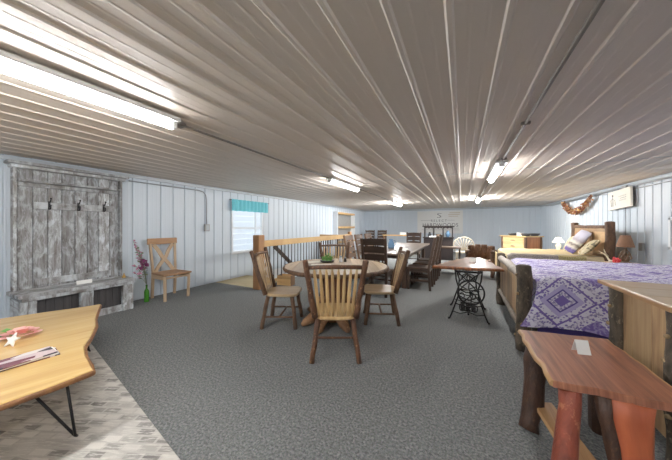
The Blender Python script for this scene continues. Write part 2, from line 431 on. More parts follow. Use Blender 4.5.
def text_mesh(name, body, size, mat, parent, loc, rot, align='CENTER', spacing=1.):
    cu = bpy.data.curves.new(name, 'FONT'); cu.body = body; cu.size = size; cu.align_x = align; cu.extrude = .001; cu.space_character = spacing
    tmp = bpy.data.objects.new(name+'_tmp', cu); COL.objects.link(tmp)
    bpy.context.view_layer.update()
    me = bpy.data.meshes.new_from_object(tmp.evaluated_get(bpy.context.evaluated_depsgraph_get()))
    bpy.data.objects.remove(tmp); me.materials.clear(); me.materials.append(M[mat])
    o = bpy.data.objects.new(name, me); COL.objects.link(o); o.parent = parent; o.location = loc; o.rotation_euler = rot
    return o

# ------------------------------------------------------------------ room
WL, WR, YF, YN, C = -5.3, 3.25, 14.5, -3.0, 2.286
RIB = .2371
def profile(a0, a1, phase, minor=True, groove=False):
    """(coordinate, height towards the room) of ribbed steel from a0 to a1"""
    pts = [(a0, 0.)]; k = math.ceil((a0-phase)/RIB)
    while phase+k*RIB < a1-.03:
        c = phase+k*RIB
        if c > a0+.03:
            if groove: pts += [(c-.0262, 0), (c-.0245, -.016), (c-.0175, -.016), (c-.016, 0)]
            pts += [(c-.016, 0), (c-.008, .009), (c+.008, .009), (c+.016, 0)] if groove else [(c-.020, 0), (c-.010, .0085), (c+.010, .0085), (c+.020, 0)]
            if minor and c+.18 < a1:
                pts += [(c+.070, 0), (c+.076, .0012), (c+.084, .0012), (c+.090, 0), (c+.147, 0), (c+.153, .0012), (c+.161, .0012), (c+.167, 0)]
        k += 1
    pts.append((a1, 0.)); return pts
def ribbed(name, a0, a1, phase, b0, b1, place, mat, hole=None, minor=True, groove=True):
    pr = profile(a0, a1, phase, minor, groove)
    if hole:
        out = []
        for (c, h), (c2, h2) in zip(pr, pr[1:]):
            out.append((c, h))
            for e in hole[:2]:
                if c < e < c2: f = (e-c)/(c2-c); out.append((e, h+(h2-h)*f))
        pr = out+[pr[-1]]
    vs = []; fs = []
    for (c, h), (c2, h2) in zip(pr, pr[1:]):
        spans = [(b0, b1)]
        if hole and c >= hole[0]-1e-6 and c2 <= hole[1]+1e-6: spans = [(b0, hole[2]), (hole[3], b1)]
        for s0, s1 in spans:
            k = len(vs); vs += [place(c, s0, h), place(c2, s0, h2), place(c2, s1, h2), place(c, s1, h)]; fs.append([k, k+1, k+2, k+3])
    mb = MB(); mb.add(vs, fs, (0, 0, 1)); return struct(name, mb, mat, recalc=False)
WIN = (4.52, 5.66, .64, 1.98)
ribbed('wall_left', YN, YF, 2.385, -.02, C, lambda a, b, h: (WL+h, a, b), 'wall_metal', WIN)
ribbed('wall_right', YN, YF, .11, 0, C, lambda a, b, h: (WR-h, a, b), 'wall_metal')
ribbed('wall_far', WL, WR, -.02, 0, C, lambda a, b, h: (a, YF-h, b), 'wall_metal')
ribbed('ceiling', WL, WR, -.05, YN, YF, lambda a, b, h: (a, b, C-h), 'ceil_metal', groove=False)
ribbed('wall_near', WL, WR, -.02, 0, C, lambda a, b, h: (a, YN+h, b), 'wall_metal')
# floor with the stair opening along the left wall
SX, SY0, SY1 = -3.95, 4.06, 8.95
mb = MB()
for x0, x1, y0, y1 in ((WL, WR, YN, SY0), (SX, WR, SY0, YF), (WL, SX, SY1, YF)):
    mb.box(x0, x1, y0, y1, -.08, 0, bev=0.0005)
struct('floor', mb, 'carpet')
mb = MB(); mb.box(WL, SX, SY0, 5.05, -.08, -.004, bev=.002)
struct('floor_landing', mb, 'plywood')
mb = MB()
for i in range(6): mb.box(WL+.02, SX-.02, 5.05+i*.27, 5.05+(i+1)*.27+.02, -.04-.19*(i+1), -.19*(i+1), bev=.003); mb.box(WL+.02, SX-.02, 5.05+i*.27, 5.07+i*.27, -.19*(i+1), -.08-.19*max(0, i), bev=.002)
mb.box(WL+.02, SX-.02, 6.69, SY1, -1.24, -1.18, bev=.003)
struct('stairs', mb, 'plywood')
mb = MB(); mb.box(SX, SX+.04, SY0, SY1, -1.25, -.08); mb.box(WL, SX, SY1, SY1+.04, -1.25, -.08); mb.box(WL-.04, WL, SY0, SY1, -1.25, -.02); mb.box(WL, SX, SY0-.04, SY0, -1.25, -.08)
struct('stairwell_lining', mb, 'white_paint')
# trims at the wall heads
mb = MB(); mb.box(WL+.001, WL+.035, YN, YF, C-.075, C-.02, bev=.006); struct('trim_1', mb, 'trim_metal')
mb = MB(); mb.box(WR-.035, WR-.001, YN, YF, C-.075, C-.02, bev=.006); struct('trim_2', mb, 'trim_metal')
mb = MB(); mb.box(WL+.04, WR-.04, YF-.035, YF-.001, C-.075, C-.02, bev=.006); struct('trim_3', mb, 'trim_metal')
# crosswise lap seam of the ceiling sheets
mb = MB()
for y in (5.0, 9.9): mb.box(WL+.05, WR-.05, y, y+.008, C-.006, C-.001, bev=.001)
struct('trim_4', mb, 'trim_metal')
# window
mb = MB(); y0, y1, z0, z1 = WIN
for a in ((y0, y0+.05, z0, z1), (y1-.05, y1, z0, z1)): mb.box(WL-.06, WL+.03, *a)
for a in ((y0-.02, y1+.02, z0-.02, z0+.05), (y0, y1, z1-.05, z1)): mb.box(WL-.06, WL+.035, *a)
w = struct('window_1', mb, 'white_paint')
mb = MB(); mb.box(WL-.03, WL+.01, y0+.05, y1-.05, 1.27, 1.32); mb.box(WL-.03, WL+.012, 5.36, 5.40, z0+.05, z1-.05)
build('meeting_rail', mb, 'white_paint', w)
mb = MB(); mb.box(WL-.035, WL-.029, y0+.05, y1-.05, z0+.05, z1-.05, bev=.0005); build('pane', mb, 'glass', w)
# neighbouring white clad wall outside the window
mb = MB()
for k in range(16): mb.beam((-6.9, 2.0, -.4+k*.2), (-6.9, 12, -.4+k*.2), .02, .19)
o = build('siding_wall', mb, 'siding'); o['kind'] = 'structure'
# valance
t = thing('window_valance', 'turquoise gathered valance hanging over the left window', 'valance', (WL+.06, 5.13, 1.74))
mb = MB(); mb.tube([(0, -.70, .285), (0, .74, .285)], .011); build('rod', mb, 'dark_stuff', t)
mb = MB(); mb.sheet(lambda u, v: (.03+.018*math.sin(u*62)*(1-.4*v)+.006*math.sin(u*23), -.66+1.34*u, .30-.30*v+.004*math.sin(u*40)*v), 120, 6)
build('cloth', mb, 'turquoise', t, recalc=False)

# lights
def light_fixture(x, y, half, label, tm='tube'):
    t = thing('ceiling_light', label, 'ceiling light', (x, y, C-.018), group='fluorescent ceiling strips')
    mb = MB(); mb.box(-.075, .075, -half-.03, half+.03, -.035, 0, bev=.008); build('housing', mb, 'fixture', t)
    mb = MB(); mb.tube([(0, -half, -.058), (0, half, -.058)], .034, 12); build('tube', mb, tm, t)
    for s in (-1, 1):
        mb = MB(); mb.box(-.04, .04, s*half-.02, s*half+.02, -.09, -.03, bev=.006); build('end_cap', mb, 'fixture', t)
light_fixture(-2.21, .02, 1.26, 'long bright fluorescent strip nearest the camera at upper left', 'tube_near')
light_fixture(-2.25, 4.9, .7, 'lit fluorescent strip above the stair railing')
light_fixture(-2.3, 9.9, .7, 'small distant fluorescent strip on the left half of the ceiling', 'tube_far')
light_fixture(.5, 4.9, .72, 'lit fluorescent strip above the sewing machine table')
light_fixture(.5, 9.6, .7, 'small distant fluorescent strip in front of the dresser', 'tube_far')
light_fixture(.5, -.75, .65, 'unseen fluorescent strip added overhead at the near right to light the foreground')  # out-of-view strip in line with the right row, added to light the foreground
light_fixture(-2.2, -2.2, .65, 'unseen extra fluorescent strip added behind the camera on the left for more light')  # extra strip out of view, added for more light from behind
t = thing('ceiling_conduit', 'thin metal conduit running between the left ceiling lights', 'conduit', (-2.25, 0, C-.03))
for a, b in (((0, 1.33, 0), (0, 4.15, 0)), ((0, 5.66, 0), (-.03, 9.1, 0))):
    mb = MB(); mb.tube([a, b], .012, 8); build('pipe', mb, 'dull_pipe', t)
mb = MB(); mb.box(-.04, .04, 1.31, 1.40, -.02, .012); build('junction_box', mb, 'dull_pipe', t)
t = thing('ceiling_conduit', 'thin metal conduit running along the ceiling to the right hand lights', 'conduit', (.5, 0, C-.03))
for a, b in (((0, -.05, 0), (0, 4.13, 0)), ((0, 5.67, 0), (0, 8.85, 0))):
    mb = MB(); mb.tube([a, b], .013, 8); build('pipe', mb, 'dull_pipe', t)
for y in (1.3, 2.7, 4.0):
    mb = MB(); mb.box(-.035, .035, y, y+.03, -.016, .012); build('strap', mb, 'dull_pipe', t)
# wall conduits
t = thing('wall_conduit', 'grey conduit along the top of the left wall dropping to an outlet', 'conduit', (WL+.035, 0, 0))
mb = MB(); mb.tube([(0, 2.3, 2.15), (0, 3.62, 2.15), (0, 3.72, 2.13), (0, 3.79, 2.06), (0, 3.81, 1.96), (0, 3.81, 1.38)], .011, 8); build('pipe', mb, 'galv', t)
mb = MB(); mb.box(-.02, .035, 3.75, 3.87, 1.23, 1.39, bev=.006); b = build('outlet_box', mb, 'grey_box', t)
mb = MB(); mb.box(.035, .04, 3.775, 3.845, 1.25, 1.37); build('cover_plate', mb, 'trim_metal', b)
t = thing('wall_conduit', 'grey conduits along the top of the right wall with one vertical drop', 'conduit', (WR-.04, 0, 0))
for pts in ([(-.01, 3, 2.19), (-.01, 13.5, 2.19)], [(.01, 3, 2.13), (.01, 8.6, 2.13), (.01, 9.0, 2.165), (.01, 13.0, 2.165)], [(0, 7.77, 2.18), (0, 7.77, .3)]):
    mb = MB(); mb.tube(pts, .011, 8); build('pipe', mb, 'galv', t)
mb = MB(); mb.box(-.03, .03, 7.69, 7.86, 2.10, 2.24, bev=.006); build('junction_box', mb, 'grey_box', t)
mb = MB(); mb.box(-.03, .012, -.06, .06, -.08, .08, bev=.008)
tag(build('outlet_box', mb, 'grey_box', None, (WR-.03, 7.22, .93)), 'grey square outlet box on the right wall beside the brown lamp', 'outlet')

# ------------------------------------------------------------------ hall tree (left wall)
HX = WL+.04
t = thing('hall_tree', 'weathered grey board hall tree with hooks and bench against the left wall', 'hall tree', (HX, 1.60, 0))
HW = .565
mb = MB(); n = 8; w = 2*(HW-.01)/n
for i in range(n): mb.box(.0, .03, -HW+.01+i*w+.003, -HW+.01+(i+1)*w-.003, .42, 2.14, (0, 0, 1), .003)
build('back_panel', mb, 'weathered', t)
for s in (-1, 1):
    mb = MB(); mb.box(-.005, .10, s*HW-.035, s*HW-.002, .50, 2.11, bev=.004); build('post', mb, 'weathered', t)
mb = MB(); mb.box(-.01, .17, -HW-.09, HW+.07, 2.155, 2.195, bev=.006); mb.box(.0, .12, -HW-.06, HW+.04, 2.11, 2.155, bev=.01); build('top_board', mb, 'weathered', t)
mb = MB(); mb.box(.03, .15, -HW+.0, HW-.04, 1.935, 1.965); mb.box(.03, .06, -HW+.0, HW-.04, 1.88, 1.935); build('shelf', mb, 'weathered', t)
mb = MB(); mb.box(.03, .052, -HW+.15, HW-.1, 1.58, 1.68); r_ = build('hook_rail', mb, 'weathered', t)
for y in (-.27, .03, .33):
    mb = MB(); mb.box(.052, .060, y-.012, y+.012, 1.58, 1.70, bev=.003)
    mb.tube([(.06, y, 1.61), (.095, y, 1.585), (.115, y, 1.60), (.118, y, 1.635)], .007, 8); mb.tube([(.06, y, 1.67), (.10, y, 1.69), (.125, y, 1.73)], .007, 8); mb.ball((.126, y, 1.735), .012, 8, 6); mb.ball((.118, y, 1.64), .010, 8, 6)
    build('hook', mb, 'black_iron', r_)
mb = MB(); mb.box(.03, .05, -HW+.16, HW-.14, .53, .62); build('lower_rail', mb, 'weathered', t)
mb = MB()
for k in range(3): mb.box(.0+k*.163, .0+(k+1)*.163-.003, -HW-.07, HW+.02, .455, .50, (0, 1, 0), .005)
build('bench_seat', mb, 'weathered', t)
mb = MB(); mb.box(.44, .47, -HW-.04, HW, .41, .455); build('apron', mb, 'weathered', t)
for y in (-HW+.02, 0.0, HW-.07):
    mb = MB(); mb.box(.36, .455, y-.07, y+.07, .0, .41, bev=.006); build('leg', mb, 'weathered', t)
for s in (-1, 1):
    mb = MB(); y0 = -.47 if s < 0 else .07
    for k in range(5): mb.box(.37, .40, y0+k*.08, y0+k*.08+.078, .10, .41, (0, 0, 1), .003)
    build('bench_panel', mb, 'weathered_dark', t)
mb = MB(); mb.box(.36, .43, -HW+.09, HW-.13, 0.0, .10); build('bottom_board', mb, 'weathered', t)
for y in (-HW-.04, HW-.04):
    mb = MB(); mb.box(0, .36, y, y+.04, 0, .41); build('side_board', mb, 'weathered', t)
mb = MB(); mb.box(-.004, .004, -.085, .085, 0, .055, bev=.001, M4=Matrix.Rotation(-.25, 4, 'Y'))
tag(build('price_card', mb, 'white_card', None, (HX+.30, 1.62, .5015)), 'small white card propped on the grey hall tree bench', 'card')
t = thing('brass_bell', 'small brass bell at the right end of the grey bench', 'bell', (HX+.30, 2.10, .502))
mb = MB(); mb.lathe([(.028, 0), (.03, .008), (.022, .02), (.016, .04), (.006, .05)], 14); build('cup', mb, 'brass', t)
mb = MB(); mb.lathe([(.005, .048), (.010, .062), (.004, .075)], 10); build('knob', mb, 'brass', t)

# ------------------------------------------------------------------ green bottle with dried flowers
t = thing('green_bottle', 'green glass wine bottle on the carpet beside the X-back chair', 'bottle', (-5.02, 2.46, 0))
mb = MB(); mb.lathe([(.0, .0), (.036, 0), (.038, .01), (.038, .17), (.034, .20), (.016, .235), (.0145, .29), (.017, .292), (.017, .303), (.012, .304)], 18); build('body', mb, 'green_glass', t)
fl = thing('flower_spray', 'tall spray of mauve and purple artificial flowers standing in the green bottle', 'flowers', (-5.02, 2.46, 0))
st = MB(); pk = MB(); mg = MB(); lf = MB()
for i in range(9):
    a = R.uniform(-.5, .5); h = .55+.55*i/8; dx = R.uniform(-.06, .08); dy = -.10-.16*(h-.5)+R.uniform(-.10, .09)
    if i > 5: dy = -.15-.03*(i-6)+R.uniform(-.02, .02)
    p0, p1, p2 = Vector((0, 0, .307)), Vector((dx*.3, dy*.3, .27+(h-.27)*.5)), Vector((dx, dy, h))
    st.tube([p0, p1, p2], .003, 6)
    for k in range(9):
        f = .45+.55*k/8; c = p1.lerp(p2, max(0, (f-.3)/.7)) + Vector((R.uniform(-.03, .03), R.uniform(-.035, .035), 0))
        d = Vector((R.uniform(-1, 1), R.uniform(-1, 1), R.uniform(-.2, .8))).normalized()*R.uniform(.02, .04); e = d.orthogonal().normalized()*.018
        (pk if R.random() < .55 else lf).add([c-d, c+e, c+d, c-e], [[0, 1, 2, 3]], (0, 0, 1))
for (dy, z, r) in ((-.07, .72, .06), (-.02, .66, .04), (-.11, .62, .035)):
    for k in range(26):
        d = Vector((R.gauss(0, 1), R.gauss(0, 1), R.gauss(0, 1))).normalized(); c = Vector((.05, dy, z))+d*r*.6; e = d.orthogonal().normalized()*r*.5; g = d.cross(e)
        mg.add([c-e, c+g+d*r*.3, c+e, c-g+d*r*.3], [[0, 1, 2, 3]], (0, 0, 1))
build('stems', st, 'dull_green', fl); build('petals', pk, 'mauve', fl)['label'] = 'small pale mauve blossoms'
build('flower_head', mg, 'magenta', fl)['label'] = 'deep purple bloom'; build('leaves', lf, 'dull_green', fl)

# ------------------------------------------------------------------ X-back chair
t = thing('dining_chair', 'pale wooden X-back chair alone against the left wall', 'chair', (-4.92, 2.82, 0), face_to(1, -.03))
for s in (-1, 1):
    mb = MB(); mb.beam((s*.205, .20, 0), (s*.215, .21, .45), .042, .042); build('leg', mb, 'pale_oak', t)
    mb = MB(); mb.beam((s*.20, -.25, 0), (s*.20, -.215, .46), .042, .042); mb.beam((s*.20, -.215, .45), (s*.22, -.28, 1.02), .042, .034); build('rear_leg', mb, 'pale_oak', t)
    mb = MB(); mb.beam((s*.205, -.2, .41), (s*.205, .2, .41), .022, .07); build('apron', mb, 'pale_oak', t)
for y in (-.2, .205):
    mb = MB(); mb.beam((-.2, y, .41), (.2, y, .41), .07, .022); build('apron', mb, 'pale_oak', t)
mb = MB(); out = [(-.245, .25), (.245, .25), (.22, -.24), (-.22, -.24)]; mb.prism(out, .45, .485, .008, (0, 1, 0)); build('seat', mb, 'x_seat', t)
mb = MB(); mb.box(-.265, .265, -.305, -.272, 1.0, 1.115, bev=.008); build('top_rail', mb, 'x_seat', t)
for s in (-1, 1):
    mb = MB(); pts = [Vector((s*.17, -.265, 1.0)), Vector((s*.09, -.255, .88)), Vector((s*.035, -.245, .76+.01*s)), Vector((-s*.09, -.228, .60)), Vector((-s*.16, -.222, .485))]
    for a, b in zip(pts, pts[1:]): mb.beam(a, b+(b-a)*.04, .066, .022, (0, 1, 0), tone=.7)
    build('cross_slat', mb, 'pale_oak', t)

# ------------------------------------------------------------------ stair railing
t = thing('stair_railing', 'oak topped stair railing with black balusters beside the stairwell', 'railing', (-3.9, SY0, 0))
mb = MB(); mb.box(-.09, .09, -.10, .08, 0, 1.155, bev=.012); build('newel_post', mb, 'oak_post', t)
mb = MB(); mb.box(-.055, .055, 4.78, 4.93, 0, 1.13, bev=.012); build('newel_post', mb, 'oak_post', t)
mb = MB(); mb.box(-.035, .035, .08, 4.78, .89, 1.03, bev=.008); build('top_rail', mb, 'oak_rail', t)
mb = MB(); mb.box(-.03, .03, .08, 4.78, .07, .12); build('bottom_rail', mb, 'oak_rail', t)
for k in range(34):
    mb = MB(); y = .20+k*.136; mb.tube([(0, y, .12), (0, y, .89)], .0115, 8); build('baluster', mb, 'black_iron', t)
mb = MB(); mb.beam((-.06, .55, .88), (-.06, 2.9, -.9), .045, .09); build('handrail', mb, 'dark_wood', t)
t = thing('stair_railing', 'short railing with brown slats across the far end of the stairwell', 'railing', (-4.6, SY1+.06, 0))
mb = MB(); mb.box(-.69, .62, -.03, .03, .89, 1.0, bev=.008); build('top_rail', mb, 'oak_rail', t)
mb = MB(); mb.box(-.69, .62, -.03, .03, .07, .12); build('bottom_rail', mb, 'oak_rail', t)
for k in range(12):
    mb = MB(); x = -.62+k*.107; mb.box(x-.017, x+.017, -.017, .017, .12, .89); build('baluster', mb, 'dark_wood', t)
# far wall shelf
t = thing('wall_shelf', 'shallow grey framed shelf unit with tan boards near the far left corner', 'shelf', (WL+.03, 11.2, .2))
for y in (-1.02, .97):
    mb = MB(); mb.box(0, .22, y, y+.05, -.19, 1.82); build('side_panel', mb, 'white_paint', t)
for z in (.35, 1.04, 1.70):
    mb = MB(); mb.box(.01, .24, -.97, .97, z, z+.09); build('board', mb, 'oak_rail', t)
mb = MB(); mb.box(0, .015, -.97, .97, -.19, 1.8); build('back_panel', mb, 'grey_box', t)

# ------------------------------------------------------------------ round table set
def round_chair(label, group, wd, bk):
    t = thing('dining_chair', label, 'chair', group=group)
    out = []
    for i in range(28):
        a = 2*PI*i/28; cx, cy = math.cos(a), math.sin(a)
        k = 1/max(abs(cx)**4+abs(cy)**4, 1e-6)**.25
        out.append((cx*k*(.235+.02*cy), .01+cy*k*.235))
    mb = MB(); mb.prism(out, .415, .452, .012, (0, 1, 0)); build('seat', mb, wd, t)
    for sx in (-1, 1):
        for y0, y1 in ((.16, .22), (-.16, -.23)):
            mb = MB(); mb.log((sx*.235, y1, 0), (sx*.175, y0, .415), .026, .027, 10, 5, .2, .08, 0); build('leg', mb, bk, t)
        mb = MB(); mb.log((sx*.213, -.197, .15), (sx*.213, .193, .15), .013, .013, 8, 3, .1, .05, 0); build('stretcher', mb, bk, t)
        mb = MB(); mb.log((sx*.205, -.19, .44), (sx*.285, -.345, 1.02), .031, .027, 10, 6, .15, .06, .8); build('back_post', mb, bk, t)
    mb = MB(); mb.log((-.213, 0, .15), (.213, 0, .15), .013, .013, 8, 3, .1, .05, 0); build('stretcher', mb, bk, t)
    mb = MB(); mb.tube([(x, -.315-.035*(1-(x/.27)**2), .955+.012*(1-(x/.27)**2)) for x in (-.275, -.18, -.09, 0, .09, .18, .275)], .020, 10, .05); build('top_rail', mb, bk, t)
    for k in range(8):
        f = (k-3.5)/3.5; x0, x1 = f*.165, f*.205
        p, q = Vector((x0, -.20-.01*(1-f*f), .45)), Vector((x1, -.305-.03*(1-f*f), .945)); d = q-p
        mb = MB(); mb.tube([p, p+d*.15, p+d*.5, p+d*.9, q], [.006, .009, .0115, .009, .005], 8, 0, (1.5, .6)); build('spindle', mb, wd, t)
    return t
TC = (-1.67, 3.31)
g = 'log chairs around the round table'
c1 = round_chair('warm honey log chair with its spindle back to the camera, nearest of the round table', g, 'hickory_warm', 'bark_red')
c1.location = (-1.215, 2.40, 0); c1.rotation_euler.z = face_to(-.45, .89)
c2 = round_chair('dark bark log chair with pale seat at the left of the round table', g, 'hickory', 'bark_brown')
c2.location = (-2.24, 2.80, 0); c2.rotation_euler.z = face_to(.87, .40)
dup(c2, (-1.06, 3.53, 0), face_to(-.92, -.36), 'dark bark log chair with pale seat at the right of the round table')
dup(c2, (-2.13, 4.12, 0), face_to(.40, -.91), 'dark bark log chair half hidden behind the round table')
t = thing('round_table', 'round plank table with bark edge and root pedestal in the middle of the carpet', 'table', (*TC, 0), .47)
mb = MB(); r = .75; n = 9
for i in range(n):
    x0, x1 = -r+2*r*i/n, -r+2*r*(i+1)/n; out = []
    for k in range(9):
        x = x0+(x1-x0)*k/8; out.append((x+.0008*(1 if k == 0 else -1 if k == 8 else 0), math.sqrt(max(0, r*r-x*x))))
    low = [(x, -y) for x, y in out[::-1]]; pts = out+low
    pts = [p for j, p in enumerate(pts) if (Vector(p)-Vector(pts[j-1])).length > 1e-4]
    mb.prism(pts, .735, .772, .002, (0, 1, 0))
build('tabletop', mb, 'table_plank', t)
mb = MB(); mb.tube([(r*1.0*math.cos(2*PI*k/48), r*1.0*math.sin(2*PI*k/48), .748) for k in range(48)], .026, 8, .12, (1, 1), closed=True); build('bark_rim', mb, 'bark_brown', t)
mb = MB()
for k in range(10):
    a = 2*PI*k/10; M4 = Matrix.Translation((.155*math.cos(a), .155*math.sin(a), 0)) @ Matrix.Rotation(a, 4, 'Z'); mb.box(-.02, .02, -.055, .055, .10, .735, (0, 0, 1), .006, M4)
build('pedestal', mb, 'red_plank', t)
mb = MB(); mb.tube([(0, 0, .02), (0, 0, .08), (.01, 0, .16), (0, .01, .24), (0, 0, .33)], [.27, .28, .25, .20, .15], 16, .16); build('root_base', mb, 'root', t)
for wa, l in ((-1.98, .54), (-1.45, .60), (-.85, .56), (1.28, .50), (1.9, .5), (2.5, .46), (3.1, .46), (.05, .26)):
    a = wa-.47; dx, dy = math.cos(a), math.sin(a); sx, sy = -dy, dx; w1 = R.uniform(-.05, .05)
    mb = MB(); mb.tube([(dx*.12, dy*.12, .30), (dx*.22, dy*.22, .21), (dx*l*.6+sx*w1, dy*l*.6+sy*w1, .13), (dx*l*.85+sx*w1, dy*l*.85+sy*w1, .075), (dx*l, dy*l, .05), (dx*(l+.05), dy*(l+.05), .03)], [.07, .085, .075, .06, .045, .02], 10, .25); build('root_foot', mb, 'root', t)
# things on the round table
TZ = .7745
t = thing('potted_plant', 'small green plant in a dark dish at the centre of the round table', 'plant', (-1.93, 3.52, TZ))
mb = MB(); mb.lathe([(.0, 0), (.10, 0), (.115, .025), (.105, .028), (.09, .012)], 18); build('dish', mb, 'dark_pot', t)
mb = MB()
for k in range(150):
    c = Vector((R.gauss(0, .04), R.gauss(0, .04), .03+abs(R.gauss(0, .035)))); d = Vector((R.uniform(-1, 1), R.uniform(-1, 1), R.uniform(0, 1.2))).normalized()*.025; e = d.orthogonal().normalized()*.009
    mb.add([c-d, c+e, c+d, c-e], [[0, 1, 2, 3]], (0, 0, 1))
build('leaves', mb, 'green', t)
t = thing('salt_shaker', 'white shaker beside the plant on the round table', 'shaker', (-1.74, 3.62, TZ))
mb = MB(); mb.lathe([(0, 0), (.026, 0), (.028, .01), (.02, .07), (.02, .072)], 14); build('body', mb, 'white_paint', t)
mb = MB(); mb.lathe([(.021, .072), (.021, .088), (.012, .10), (.001, .102)], 14); build('cap', mb, 'galv', t)
t = thing('pepper_shaker', 'dark shaker standing next to the white one on the round table', 'shaker', (-1.68, 3.66, TZ))
mb = MB(); mb.lathe([(0, 0), (.022, 0), (.024, .01), (.018, .055), (.018, .057)], 14); build('body', mb, 'dark_pot', t)
mb = MB(); mb.lathe([(.019, .057), (.019, .07), (.01, .08), (.001, .082)], 14); build('cap', mb, 'galv', t)
mb = MB(); mb.prism([(-.16, -.10), (.16, -.13), (.15, .11), (-.14, .13)], 0, .002, .0005)
tag(build('placemat', mb, 'linen', None, (-1.84, 3.16, TZ), .5), 'pale cloth placemat behind the front chair on the round table', 'placemat')
mb = MB(); mb.prism([(-.13, -.09), (.13, -.09), (.13, .09), (-.13, .09)], 0, .002, .0005)
tag(build('placemat', mb, 'linen', None, (-2.10, 3.42, TZ), .9), 'pale cloth placemat left of the small plant on the round table', 'placemat')
t = thing('wood_crate', 'tan wooden crate on the carpet at the near end of the stair railing', 'crate', (-3.60, 4.60, 0), .15)
mb = MB()
for z in (.01, .085, .16): mb.box(-.17, .17, -.11, -.095, z, z+.07); mb.box(-.17, .17, .095, .11, z, z+.07)
build('slatted_side', mb, 'oak_rail', t)
for x in (-.165, .165):
    mb = MB(); mb.box(x-.012, x+.012, -.095, .095, .0, .23); build('end_panel', mb, 'mid_oak', t)
mb = MB(); mb.box(-.153, .153, -.095, .095, .01, .022); build('base', mb, 'oak_rail', t)

# ------------------------------------------------------------------ long dark dining table and its chairs
t = thing('dining_table', 'long dark grey plank dining table running toward the far wall', 'table', (-1.50, 6.95, 0))
mb = MB()
for k in range(6): mb.box(-.54+k*.18+.001, -.54+(k+1)*.18-.001, -1.75, 1.85, .735, .775, (0, 1, 0), .004)
build('tabletop', mb, 'dark_table', t)
mb = MB()
for s in (-1, 1): mb.box(s*.42-.015, s*.42+.015, -1.5, 1.6, .64, .735)
for y in (-1.5, 1.6): mb.box(-.42, .42, y-.015, y+.015, .64, .735)
build('apron', mb, 'dark_wood', t)
for x in (-.38, .38):
    for y in (-1.42, 1.52):
        mb = MB(); mb.box(x-.05, x+.05, y-.05, y+.05, 0, .735, bev=.01); build('leg', mb, 'dark_wood', t)
def ladder_chair(label, group, wd, cat='chair'):
    t = thing('ladderback_chair', label, cat, group=group)
    mb = MB()
    for k in range(4): mb.box(-.245+k*.1225+.001, -.245+(k+1)*.1225-.001, -.22, .25, .435, .47, (0, 1, 0), .004)
    build('seat', mb, wd, t)
    for s in (-1, 1):
        mb = MB(); mb.beam((s*.22, .21, 0), (s*.22, .21, .435), .05, .05, bev=.006); build('leg', mb, wd, t)
        mb = MB(); mb.beam((s*.22, -.23, 0), (s*.22, -.20, .46), .05, .05, bev=.006); mb.beam((s*.22, -.20, .45), (s*.235, -.33, 1.12), .05, .05, bev=.008); build('back_post', mb, wd, t)
        mb = MB(); mb.beam((s*.22, -.2, .20), (s*.22, .2, .20), .025, .045); mb.beam((s*.22, -.2, .40), (s*.22, .2, .40), .025, .06); build('side_rail', mb, wd, t)
    mb = MB(); mb.beam((-.22, .205, .40), (.22, .205, .40), .06, .025); mb.beam((-.22, .205, .24), (.22, .205, .24), .045, .025); build('front_rail', mb, wd, t)
    mb = MB(); mb.beam((-.22, -.2, .40), (.22, -.2, .40), .06, .025); build('rear_rail', mb, wd, t)
    for z, h in ((.60, .10), (.745, .11), (.895, .12), (1.04, .12)):
        y = -.20-(z-.46)*.197; mb = MB()
        mb.sheet(lambda u, v: (-.22+.44*u, y-.022*math.sin(PI*u)-(v-.5)*h*.197, z+(v-.5)*h+.015*math.sin(PI*u)*(1 if v > .5 else .3)), 10, 2, uvfn=lambda u, v: (u*.44, v*h+z))
        mb.sheet(lambda u, v: (-.22+.44*u, y-.022*math.sin(PI*u)-(v-.5)*h*.197+.018, z+(v-.5)*h+.015*math.sin(PI*u)*(1 if v > .5 else .3)), 10, 2, uvfn=lambda u, v: (u*.44, v*h+z))
        build('back_slat', mb, wd, t)
    return t
g = 'ladder-back chairs at the long dark table'
l1 = ladder_chair('dark ladder-back chair at the near head of the long table, back to camera', g, 'dark_wood')
l1.location = (-1.50, 4.86, 0)
lab = ['ladder-back chair nearest the sewing table on the right side of the long table', 'second ladder-back chair from the camera on the right side of the long table', 'third ladder-back chair from the camera, farthest on the right side of the long table']
for i, y in enumerate((5.72, 6.38, 7.04)): dup(l1, (-.82+.02*i, y, 0), PI/2, lab[i])
dup(l1, (-1.55, 9.0, 0), PI, 'dark ladder-back chair at the far head of the long table, facing the camera')
l2 = ladder_chair('lighter brown ladder-back chair at the near left side of the long table', g, 'mid_oak')
l2.location = (-2.28, 5.85, 0); l2.rotation_euler.z = -PI/2
dup(l2, (-2.28, 6.55, 0), -PI/2, 'lighter brown ladder-back chair second along the left side of the long table')
dup(l2, (-2.28, 7.35, 0), -PI/2, 'lighter brown ladder-back chair farthest along the left side of the long table')
g = 'small dark chairs by the far wall'
d1 = dup(l1, (-3.95, 13.2, 0), PI, 'small dark chair by the far wall, right of the pair left of the pale counter', g)
dup(l1, (-4.5, 13.0, 0), PI+.25, 'small dark chair by the far wall, nearest the left corner', g)
